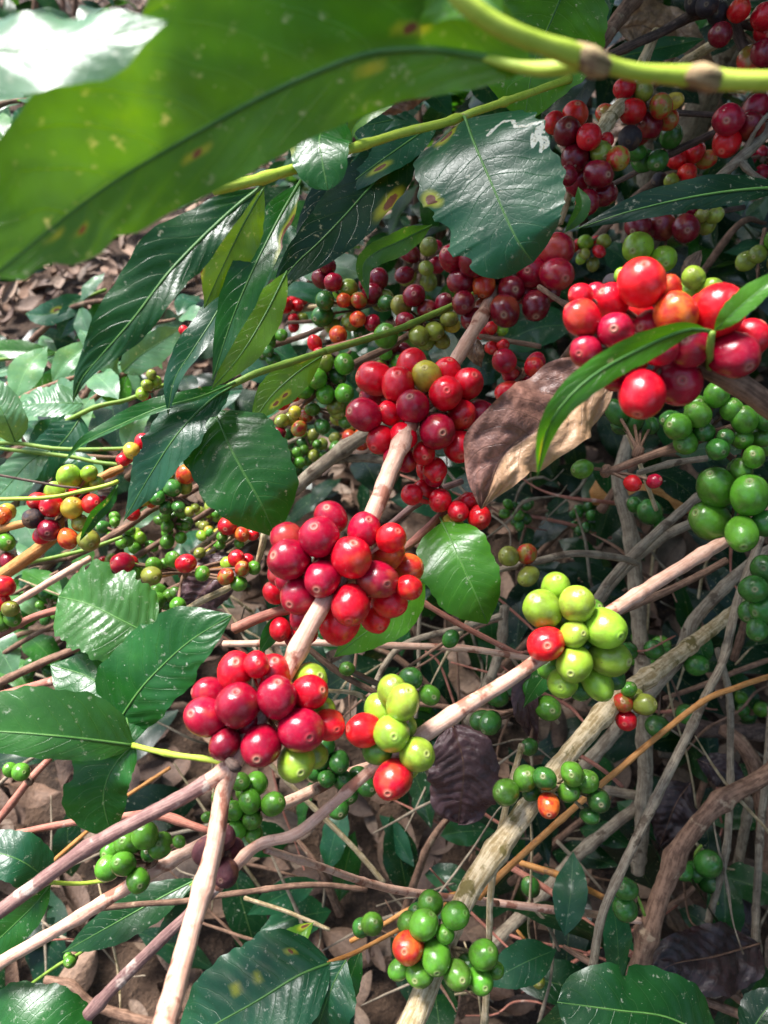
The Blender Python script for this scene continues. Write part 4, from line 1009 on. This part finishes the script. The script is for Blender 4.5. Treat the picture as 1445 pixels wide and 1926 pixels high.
# ================================================================ withered leaves
dead_leaf('large two-toned brown withered leaf hanging under the slender bright leaf', "1150,712,.352 1075,762,.345 1005,812,.339 945,858,.341 905,958,.35", (76, 102), (0.38, 0.19, 0.14), prof='b', fold=24, quilt=.020, crumple=.07, pairs=6.5, pale_side=-1, wave=.22, curl=.35, nu=80, nv=36)
dead_leaf('wrinkled purple-brown withered leaf under the lime and orange berries', "850,1362,.48 872,1440,.47 862,1548,.48", 68, 'purple', prof='r', crumple=.12)
dead_leaf('folded purple withered leaf hanging below the bright lime berries', "1035,1248,.45 990,1300,.44 1008,1402,.45", (30, 36), 'purple', fold=40)
dead_leaf('shiny purple-black withered leaf at the lower right', "1430,1775,.60 1340,1800,.58 1262,1815,.57 1212,1855,.57", (66, 56), 'black', prof='b')
dead_leaf('black withered leaf curled between the right-hand sticks', "1300,1470,.64 1270,1515,.63 1240,1595,.64", 46, 'black')
dead_leaf('small brown-black withered leaf high among the right-hand sticks', "1310,1428,.68 1360,1450,.67 1402,1490,.67", 32, 'black')
dead_leaf('purple withered leaf crumpled behind the small berries at left', "445,1045,.51 392,1100,.50 340,1165,.51", 46, 'purple', prof='b')
dead_leaf('narrow tan withered leaf right of the upper middle cluster', "888,630,.46 893,660,.455 906,692,.46", 18, 'tan')
dead_leaf('pointed tan withered leaf behind the large red cherries', "1320,470,.55 1300,500,.55 1285,540,.56", 16, 'tan')
dead_leaf('purplish withered leaf hanging in the dark at the bottom right', "1420,1760,.66 1380,1720,.66 1330,1740,.67", 40, 'black')

# ================================================================ bare twigs
twig('long grey lichen-spotted stick leaning across the lower right', "1430,1010,.52,16 1414,1060,.52,17 1387,1130,.515,17 1360,1240,.51,16 1332,1302,.505,17 1253,1466,.49,18 1175,1623,.475,18 1134,1718,.465,17 1113,1833,.46,16", 'grey')
twig('rough reddish-brown limb bending at the lower right', "1470,1440,.57,30 1414,1475,.565,32 1356,1508,.56,33 1295,1573,.56,34 1258,1643,.56,35 1229,1730,.555,36 1196,1833,.55,36 1170,1930,.55,36", 'brown', knot=.35)
twig('upright grey trunk-like stem right of the lime berries', "1200,780,.64,24 1165,900,.63,26 1185,1000,.63,27 1200,1150,.63,28 1208,1240,.63,28 1212,1360,.63,28 1212,1500,.64,28 1200,1640,.66,26", 'grey')
twig('thick grey stick slanting low at right into the dark', "1216,1503,.66,20 1093,1602,.66,22 1027,1676,.66,22 932,1771,.66,24 840,1860,.67,26", 'grey', ["1216,1500,.66,18 1140,1487,.66,18 1090,1495,.66,14"])
twig('grey forked stick crossing behind the salmon branch at right', "1500,1005,.57,20 1412,1060,.57,22 1307,1164,.575,24 1274,1240,.58,25 1190,1340,.59,26 1097,1442,.6,24", 'grey')
twig('slim orange stick crossing under the peeled branch', "1500,1255,.48,9 1445,1273,.48,10 1385,1293,.475,11 1307,1330,.47,11 1122,1483,.46,12 957,1631,.45,13 900,1690,.45,12", 'orange')
twig('short orange stick low in the middle', "978,1622,.56,11 1060,1650,.55,12 1138,1689,.55,11", 'orange')
twig('level pinkish twig joining the rough reddish limb', "900,1694,.53,12 928,1697,.53,13 1023,1709,.53,14 1110,1718,.54,13 1204,1732,.55,13", 'pink')
twig('reddish twig slanting down behind the long grey stick', "961,1631,.60,12 1039,1680,.59,12 1117,1746,.58,13 1192,1798,.57,13", 'red')
twig('pale split stick standing in front of the green berries left of the peeled branch', "982,1400,.43,12 949,1528,.425,13 924,1672,.425,13 920,1771,.43,12 912,1923,.43,13", 'pale')
twig('straight grey rod hanging at the right, second from the edge', "1350,1220,.60,12 1371,1302,.60,13 1374,1400,.60,13 1367,1590,.60,14 1332,1734,.61,13", 'grey')
twig('straight grey rod nearest the right edge with a knobbed foot', "1450,1330,.62,12 1443,1437,.62,13 1430,1570,.62,14 1420,1771,.62,14", 'grey')
twig('mossy dim rod behind the rods at the right', "1410,1500,.72,17 1402,1557,.72,18 1365,1734,.72,18", 'grey')
twig('thin brown twig sloping at the right above the slim orange stick', "1500,1225,.66,10 1426,1248,.66,10 1330,1285,.66,10 1249,1314,.66,9", 'brown')
twig('dark level limb at the right behind the rods', "1255,1358,.74,26 1340,1372,.74,28 1460,1378,.74,28", 'dark')
twig('brown limb curving down at the right edge', "1360,1370,.68,24 1400,1405,.67,28 1426,1462,.67,30 1438,1560,.68,26 1440,1680,.69,24", 'brown')
twig('fine purple twig crossing above the upright trunk-like stem foot', "1085,1417,.56,8 1130,1445,.56,8 1171,1479,.57,7", 'red')
twig('short dry twiglet hanging in the lower middle', "1002,1705,.56,8 1030,1740,.56,7 1052,1787,.57,6", 'grey')
twig('slender dry stalk ending in a split in the dark middle', "1048,1582,.60,8 1090,1625,.60,7 1134,1676,.60,5", 'grey')
twig('stick in the bottom right corner, upper of two', "1352,1849,.60,13 1390,1880,.60,14 1430,1911,.60,14", 'brown')
twig('stick in the bottom right corner, lower of two', "1323,1882,.58,16 1385,1905,.58,16 1440,1935,.58,16", 'brown')
twig('thin level twig across the low middle, fork at its tip', "180,1709,.455,11 270,1700,.455,11 350,1694,.46,11 450,1679,.46,11 590,1664,.46,11 690,1674,.465,10", 'brown')
twig('short pale twig over the litter low in the middle', "460,1689,.55,8 540,1715,.55,8 620,1749,.55,7", 'pale')
twig('brown twig across the lower left behind the drooping leaf', "-30,1580,.43,14 0,1574,.43,13 140,1546,.43,13 225,1536,.43,13 300,1534,.43,18 395,1564,.43,12", 'red')
twig('thin tan twig behind the purple limb at lower left', "90,1629,.60,8 170,1559,.60,8 230,1504,.60,7 320,1444,.60,7", 'orange')
twig('thin pale stick slanting down through the low middle', "490,1420,.60,8 515,1444,.60,9 600,1529,.60,10 670,1599,.60,10 722,1660,.60,10", 'pale')
twig('curved brown stick on the litter at the bottom left', "85,1844,.64,16 135,1854,.64,17 175,1889,.64,18 265,1919,.64,18 330,1925,.64,18", 'brown')
twig('long level pinkish twig across the middle under the red clusters', "420,1211,.44,13 590,1209,.44,13 722,1214,.44,13 872,1219,.44,13 997,1238,.44,12", 'pink')
twig('slanting brown twig just right of the lowest crimson cluster', "560,1195,.41,10 585,1224,.405,12 645,1269,.40,12 710,1304,.40,11", 'brown')
twig('short pale jointed twig right of the lowest crimson cluster', "615,1299,.41,8 670,1304,.41,9 700,1325,.41,7", 'pale')
twig('thin purple-brown twig sloping from the bright tapering leaf', "760,1110,.46,10 782,1124,.46,11 847,1164,.46,11 922,1204,.46,11 1000,1243,.46,10", 'red')
twig('arched grey twig in the middle behind the level pinkish twig', "690,1330,.56,10 722,1254,.56,12 767,1209,.56,12 872,1179,.56,12 942,1159,.56,12", 'grey')
twig('stubby grey-green upright stick in the middle', "950,1140,.60,18 942,1214,.60,18 917,1289,.60,19 880,1360,.61,18", 'grey')
twig('first of two crossing grey sticks above the lime berries', "1117,1134,.53,16 1162,1074,.53,18 1267,974,.53,18 1330,920,.54,16", 'grey')
twig('second of two crossing grey sticks above the lime berries', "1120,1140,.55,16 1172,1074,.55,18 1240,1015,.55,19 1302,984,.55,17", 'grey')
twig('brown stick running beside the salmon branch at right', "1130,1165,.48,14 1192,1139,.48,14 1290,1095,.48,14 1367,1054,.48,14", 'brown')
twig('level dim twig below the salmon branch', "787,1324,.55,9 870,1333,.55,10 942,1341,.55,10 1020,1350,.55,9", 'brown')
twig('thin upright twig in the dark middle', "795,1060,.62,8 792,1099,.62,8 788,1200,.62,8 787,1284,.62,8 782,1350,.62,8", 'grey')
twig('fine reddish twiglet in the dark above the salmon branch', "800,1225,.6,4 827,1249,.6,5 857,1329,.6,5", 'red')
twig('thick fallen log-like limb in the dark right of centre', "1120,925,.82,40 1200,935,.80,46 1322,947,.80,46 1420,960,.82,44", 'orange')
twig('grey-olive limb sloping left of the upper middle cluster', "500,950,.60,22 555,917,.58,26 610,872,.57,27 680,822,.56,26 740,790,.56,24", 'grey', ["620,868,.57,16 680,862,.57,16 760,870,.56,14"])
twig('brown twig behind the crimson clusters running up to the withered leaf', "690,1020,.42,13 736,986,.42,13 780,950,.42,14 826,922,.42,14 870,905,.42,12", 'purple')
twig('black wiry twig over the left-hand lime cherries', "-20,890,.44,5 0,894,.44,5 60,905,.44,5 119,915,.44,5 150,918,.44,4", 'dark')
twig('long brown twig between the small green berries at left', "220,1075,.55,9 245,1054,.55,11 320,1007,.55,11 414,949,.55,11 470,920,.56,10", 'brown')
twig('pale stick passing over the purple withered leaf', "273,1195,.47,12 324,1165,.47,14 380,1130,.47,14 432,1104,.47,13 480,1060,.48,10", 'pale')
twig('short whitish stub under the broad hanging leaf', "484,1062,.47,10 493,1030,.465,13 498,1002,.46,14", 'pale')
twig('dim brown stick at the left edge, upper of a pair', "-30,1300,.58,15 0,1284,.58,16 70,1250,.58,16 130,1224,.58,15 220,1180,.58,13", 'brown')
twig('dim brown stick at the left edge, lower of a pair', "-30,1316,.56,15 0,1309,.56,16 140,1269,.56,16 220,1245,.56,14", 'red')
twig('thin stick at left between the edge and the rounded leaves', "-10,1240,.64,10 45,1205,.64,10 105,1174,.64,10 160,1150,.64,9", 'brown')
twig('pinkish stick over dark leaves at left', "20,1140,.54,13 45,1124,.54,14 120,1079,.54,14 170,1050,.54,12", 'pink')
twig('thin green-grey twig at left below the lime cherries', "30,1068,.50,7 47,1061,.50,8 155,1036,.50,8 230,1010,.5,7", 'green')
twig('long thin pale rod descending in the right middle', "1180,815,.50,8 1195,850,.5,8 1213,900,.5,9 1235,960,.5,8", 'pale')
twig('grey stick behind the mid-green berries at right', "1200,890,.48,12 1260,872,.48,13 1330,862,.48,12", 'grey')
# ================================================================ plants behind
def shoot(label, base, tip, d0, d1, pairs, size, colour, stem_mat='brown', group='background coffee shoots', seed=0, droop=0.5):
    """a leafy shoot grown from base to tip (pixels) with paired leaves"""
    rng = random.Random(seed)
    a, c = P(*base, d0), P(*tip, d1)
    mid = (a + c) / 2 + np.array([rng.uniform(-.02, .02), 0, rng.uniform(.01, .04)])
    t = thing('coffee_shoot', label, 'shoot', a, group)
    mb = MB(); w = np.array([[*a, .004], [*mid, .003], [*c, .0015]])
    q = tube(mb, w, 7, .006, nodes=.05, seed=seed)
    build_tube(mb, 'stem', BARK[stem_mat], t)
    ax = nrm(c - a)
    for i in range(pairs):
        f = 0.15 + 0.85 * i / max(1, pairs - 1)
        o = q[int(f * (len(q) - 1)), :3]
        for sd in (-1, 1):
            side = nrm(np.cross(ax, np.array([0, 0, 1.0])) + 1e-6) * sd
            L = size * rng.uniform(.7, 1.15)
            dr = nrm(side * rng.uniform(.6, 1) + ax * rng.uniform(.3, .8) + np.array([0, 0, rng.uniform(-droop, .25)]))
            p1 = o + dr * L * .5 + np.array([0, 0, .06 * L]); p2 = o + dr * L + np.array([0, 0, -.22 * L * rng.random()])
            lb = MB()
            W = np.full(3, L * rng.uniform(.17, .24))
            up = nrm(np.array([rng.gauss(0, .45), rng.gauss(-.2, .4), 1.0]))
            if 'P' in colour: up = nrm(nrm(nrm(CAM - o) + np.array(_sd)) + np.array([rng.gauss(0, .18), rng.gauss(0, .18), 0]))
            blade(lb, np.array([o + dr * .006, p1, p2]), W, W, 'o', roll=rng.gauss(0, 14), fold=rng.uniform(4, 18), wave=.08, quilt=.014, nu=26, nv=8, seed=rng.randrange(999), rnd=rng.uniform(.25, .8), facing=up)
            ob = lb.build('leaf', LEAF, t, o, marks=True)
            ob.color = (*COL[rng.choice(colour)], 1)
    return t

SH = [
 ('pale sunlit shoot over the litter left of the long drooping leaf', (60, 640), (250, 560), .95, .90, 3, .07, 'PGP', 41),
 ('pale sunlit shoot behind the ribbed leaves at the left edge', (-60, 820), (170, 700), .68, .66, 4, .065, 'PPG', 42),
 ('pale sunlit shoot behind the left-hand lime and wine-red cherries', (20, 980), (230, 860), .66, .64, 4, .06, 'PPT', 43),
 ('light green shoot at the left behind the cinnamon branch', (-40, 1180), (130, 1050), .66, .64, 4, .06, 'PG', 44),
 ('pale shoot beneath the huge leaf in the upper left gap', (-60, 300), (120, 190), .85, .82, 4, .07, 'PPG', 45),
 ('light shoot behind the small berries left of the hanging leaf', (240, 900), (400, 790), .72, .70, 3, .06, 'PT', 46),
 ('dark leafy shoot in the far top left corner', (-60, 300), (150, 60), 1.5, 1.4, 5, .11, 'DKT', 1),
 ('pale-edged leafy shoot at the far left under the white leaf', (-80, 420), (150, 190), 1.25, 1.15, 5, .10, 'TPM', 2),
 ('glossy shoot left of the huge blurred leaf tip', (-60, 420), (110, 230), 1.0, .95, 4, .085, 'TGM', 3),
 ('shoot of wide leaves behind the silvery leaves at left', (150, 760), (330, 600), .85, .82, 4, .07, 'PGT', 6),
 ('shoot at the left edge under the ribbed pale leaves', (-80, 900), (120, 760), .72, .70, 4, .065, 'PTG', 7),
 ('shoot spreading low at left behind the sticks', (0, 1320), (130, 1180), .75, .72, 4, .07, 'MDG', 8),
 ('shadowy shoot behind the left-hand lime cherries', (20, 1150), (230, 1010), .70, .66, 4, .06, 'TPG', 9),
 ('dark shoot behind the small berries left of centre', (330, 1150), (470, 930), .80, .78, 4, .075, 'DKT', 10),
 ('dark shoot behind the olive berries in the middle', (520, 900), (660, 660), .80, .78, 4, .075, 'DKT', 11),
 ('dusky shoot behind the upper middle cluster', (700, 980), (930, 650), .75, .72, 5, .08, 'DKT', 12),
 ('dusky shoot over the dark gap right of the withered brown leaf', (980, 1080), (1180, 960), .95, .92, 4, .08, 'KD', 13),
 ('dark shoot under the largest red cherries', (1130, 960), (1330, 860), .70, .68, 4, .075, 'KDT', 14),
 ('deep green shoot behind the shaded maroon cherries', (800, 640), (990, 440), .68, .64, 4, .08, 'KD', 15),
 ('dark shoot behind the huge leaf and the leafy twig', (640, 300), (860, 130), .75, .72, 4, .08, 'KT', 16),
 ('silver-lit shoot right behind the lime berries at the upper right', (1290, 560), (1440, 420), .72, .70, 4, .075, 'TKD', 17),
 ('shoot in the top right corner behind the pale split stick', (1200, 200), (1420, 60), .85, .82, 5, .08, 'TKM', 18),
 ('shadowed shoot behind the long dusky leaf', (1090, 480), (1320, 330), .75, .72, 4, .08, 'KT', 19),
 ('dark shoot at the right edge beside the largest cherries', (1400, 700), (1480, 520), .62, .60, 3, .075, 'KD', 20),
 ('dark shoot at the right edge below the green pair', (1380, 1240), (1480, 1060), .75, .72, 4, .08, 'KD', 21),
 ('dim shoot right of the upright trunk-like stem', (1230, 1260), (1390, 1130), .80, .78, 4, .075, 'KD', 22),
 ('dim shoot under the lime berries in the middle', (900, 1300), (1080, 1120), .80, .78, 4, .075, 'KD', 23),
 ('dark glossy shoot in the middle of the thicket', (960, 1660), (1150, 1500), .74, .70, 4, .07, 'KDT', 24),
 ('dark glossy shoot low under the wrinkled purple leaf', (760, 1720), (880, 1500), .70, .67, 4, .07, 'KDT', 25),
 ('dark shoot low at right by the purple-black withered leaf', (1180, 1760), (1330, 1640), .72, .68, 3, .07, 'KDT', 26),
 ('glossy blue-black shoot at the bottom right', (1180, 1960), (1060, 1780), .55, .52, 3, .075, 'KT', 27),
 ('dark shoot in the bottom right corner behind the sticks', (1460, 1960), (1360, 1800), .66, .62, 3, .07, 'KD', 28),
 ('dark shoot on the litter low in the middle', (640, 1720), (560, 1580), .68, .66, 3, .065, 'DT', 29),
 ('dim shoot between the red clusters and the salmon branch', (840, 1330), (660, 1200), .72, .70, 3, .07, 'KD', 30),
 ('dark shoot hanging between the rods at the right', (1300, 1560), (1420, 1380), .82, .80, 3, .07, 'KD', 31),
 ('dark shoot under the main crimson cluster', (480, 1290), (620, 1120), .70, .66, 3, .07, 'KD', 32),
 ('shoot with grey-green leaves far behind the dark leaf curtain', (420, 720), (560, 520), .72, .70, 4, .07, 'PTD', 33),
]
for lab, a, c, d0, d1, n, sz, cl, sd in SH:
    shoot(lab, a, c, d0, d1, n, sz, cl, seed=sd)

# whole shrubs further off, foliage of each one mass on its own stems
def shrub(label, x, y, h, r, n, colour, seed):
    rng = random.Random(seed)
    t = thing('coffee_shrub', label, 'shrub', (x, y, 0), 'coffee shrubs behind')
    mb = MB()
    for i in range(4):
        a = rng.uniform(0, 6.28)
        tube(mb, np.array([[x + rng.uniform(-.05, .05), y + rng.uniform(-.05, .05), -.03, .011], [x + math.cos(a) * r * .4, y + math.sin(a) * r * .4, h * .5, .008], [x + math.cos(a) * r * .8, y + math.sin(a) * r * .8, h * .9, .003]]), 7, .03, seed=seed + i, nodes=.08)
    build_tube(mb, 'stem', BARK['brown'], t)
    fb = MB()
    for i in range(n):
        a = rng.uniform(0, 6.28); q = rng.random()**.5 * r; z = h * (0.12 + .95 * rng.random()**.8)
        q *= 1.05 - .5 * (z / h - .5)
        o = np.array([x + math.cos(a) * q, y + math.sin(a) * q, z])
        dr = nrm(np.array([math.cos(a + rng.gauss(0, .8)), math.sin(a + rng.gauss(0, .8)), rng.uniform(-.7, .3)]))
        L = rng.uniform(.08, .15); W = np.full(3, L * rng.uniform(.16, .23))
        blade(fb, np.array([o, o + dr * L * .5 + np.array([0, 0, .05 * L]), o + dr * L - np.array([0, 0, .15 * L])]), W, W, 'o', roll=rng.gauss(0, 20), fold=rng.uniform(0, 16), wave=.08, quilt=.012, nu=12, nv=4, seed=i, rnd=rng.random(), facing=nrm(np.array([rng.gauss(0, .5), rng.gauss(-.2, .5), 1.0])))
    o = fb.build('foliage', LEAF, t, (x, y, h), marks=True)
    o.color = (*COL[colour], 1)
SHRUBS = [
 ('dark coffee shrub beyond the mulch at the far top left', -1.5, 4.2, 1.5, .8, 420, 'K', 1),
 ('coffee shrub beyond the top edge behind the huge leaf', -.3, 3.4, 1.3, .7, 380, 'D', 2),
 ('coffee shrub filling the shade at the top right', .75, 2.2, 1.25, .55, 420, 'D', 3),
 ('dark coffee shrub at the right behind the rods', 1.0, 1.35, 1.05, .40, 330, 'K', 4),
 ('coffee shrub behind the largest red cherries', .45, 1.5, .75, .35, 260, 'K', 5),
 ('dim coffee shrub filling the top left corner behind the white leaf', -1.15, 2.55, .75, .38, 240, 'D', 7),
 ('low coffee shrub behind the leafy twig in the middle', 0.08, 1.5, .55, .28, 200, 'D', 6),
]
for s_ in SHRUBS: shrub(*s_)

# trees added with crowns out of view, shaped to block sun and sky
def tree(label, x, y, h0, h1, rx, ry, n, colour, seed, bx=0.0, by=0.0, size=1.0, square=False):
    rng = random.Random(seed)
    t = thing('added_shade_tree', label, 'tree', (x, y, 0))
    mb = MB()
    for i in range(5):
        a = 6.28 * i / 5
        tube(mb, np.array([[x, y, -.05, .016], [x + .05 * math.cos(a), y + .05 * math.sin(a), h0 * .6, .013], [x + bx + rx * .5 * math.cos(a), y + by + ry * .5 * math.sin(a), h0 + .1, .010], [x + bx + rx * .8 * math.cos(a), y + by + ry * .8 * math.sin(a), h1, .004]]), 8, .03, seed=seed + i, nodes=.08)
    build_tube(mb, 'trunk', BARK['grey'], t)
    fb = MB()
    for i in range(n):
        a = rng.uniform(0, 6.28); q = rng.random()**.5
        o = np.array([x + bx + math.cos(a) * q * rx, y + by + math.sin(a) * q * ry, rng.uniform(h0, h1)])
        if square: o[:2] = x + bx + rng.uniform(-rx, rx), y + by + rng.uniform(-ry, ry)
        if o[2] < .96 and o[1] < .6: o[2] += .06
        dr = nrm(np.array([rng.gauss(0, 1), rng.gauss(0, 1), rng.uniform(-.7, .3)]))
        L = rng.uniform(.10, .17) * size; W = np.full(3, L * rng.uniform(.18, .25))
        blade(fb, np.array([o, o + dr * L * .5 + np.array([0, 0, .05 * L]), o + dr * L - np.array([0, 0, .15 * L])]), W, W, 'o', roll=rng.gauss(0, 20), fold=rng.uniform(0, 16), wave=.08, quilt=.012, nu=10, nv=4, seed=i, rnd=rng.random(), facing=nrm(np.array([rng.gauss(0, .5), rng.gauss(-.2, .5), 1.0])))
    o = fb.build('crown', LEAF, t, (x + bx, y + by, h0), marks=True)
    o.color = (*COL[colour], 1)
tree('tall coffee tree, its dense crown added out of view to shade the right-hand thicket', .40, 1.15, .97, 1.3, .66, .66, 1500, 'D', 5, .0, .0, 1.0, True)
tree('coffee tree added out of view close at the right to block sky light', 1.0, .30, .45, 1.7, .38, .75, 900, 'D', 9, .05, .0)

tree('broad leafy tree added unseen behind the photographer to block sky light', -.6, -2.4, .3, 3.0, 1.9, .6, 800, 'D', 13, 0, 0, 2.2)
tree('broad leafy tree added unseen behind the right-hand coffee tree to block sky light', 2.6, .2, .2, 3.2, .7, 2.4, 800, 'D', 17, 0, 0, 2.2)

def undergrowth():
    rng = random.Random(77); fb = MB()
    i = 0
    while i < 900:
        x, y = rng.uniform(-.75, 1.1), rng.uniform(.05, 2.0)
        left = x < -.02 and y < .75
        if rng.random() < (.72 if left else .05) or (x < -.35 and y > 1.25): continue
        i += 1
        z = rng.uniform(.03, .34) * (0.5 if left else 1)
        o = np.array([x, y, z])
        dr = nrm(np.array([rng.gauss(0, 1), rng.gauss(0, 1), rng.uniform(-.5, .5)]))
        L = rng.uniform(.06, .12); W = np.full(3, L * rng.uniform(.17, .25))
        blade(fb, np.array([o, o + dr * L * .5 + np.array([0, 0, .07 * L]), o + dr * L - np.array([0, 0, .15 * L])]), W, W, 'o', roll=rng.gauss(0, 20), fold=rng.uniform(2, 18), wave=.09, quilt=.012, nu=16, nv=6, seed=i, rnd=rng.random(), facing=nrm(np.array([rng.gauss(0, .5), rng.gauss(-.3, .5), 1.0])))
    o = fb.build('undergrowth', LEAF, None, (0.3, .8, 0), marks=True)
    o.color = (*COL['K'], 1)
    tag(o, 'mass of low dark leaves in the shade under the sticks', 'undergrowth', kind='stuff')
undergrowth()

for zone, lab, grp in (((740, 1445, 900, 1926, .56, .95, 110), 'hair-thin dry twiglet deep in the dark tangle at right', 'dry twiglets in the dark tangle'),
                  ((0, 700, 1080, 1800, .56, .8, 30), 'hair-thin dry twiglet low among the sticks at left', 'dry twiglets low at left')):
    rng = random.Random(int(zone[0]) + 5)
    for i in range(zone[6]):
        u, v, d_ = rng.uniform(zone[0], zone[1]), rng.uniform(zone[2], zone[3]), rng.uniform(zone[4], zone[5])
        a = rng.choice([rng.gauss(-.6, .35), rng.gauss(.5, .3), rng.gauss(1.5, .2)]); L = rng.uniform(60, 210)
        q = [(u + math.cos(a) * L * t + rng.gauss(0, 7), v + math.sin(a) * L * t + rng.gauss(0, 7), d_ + .03 * t * rng.uniform(-1, 1), rng.uniform(3.5, 7.5) * (1.2 - .7 * abs(t))) for t in (-1, -.4, .2, .7, 1)]
        w = world_pts(q)
        if w[:, 2].min() < .02: continue
        mb = MB(); tube(mb, w, 6, .006, seed=i, crook=.4)
        tag(build_tube(mb, 'dry_twiglet', BARK[rng.choice(['grey', 'brown', 'grey', 'pale', 'red'])]), lab, 'twiglet', grp)
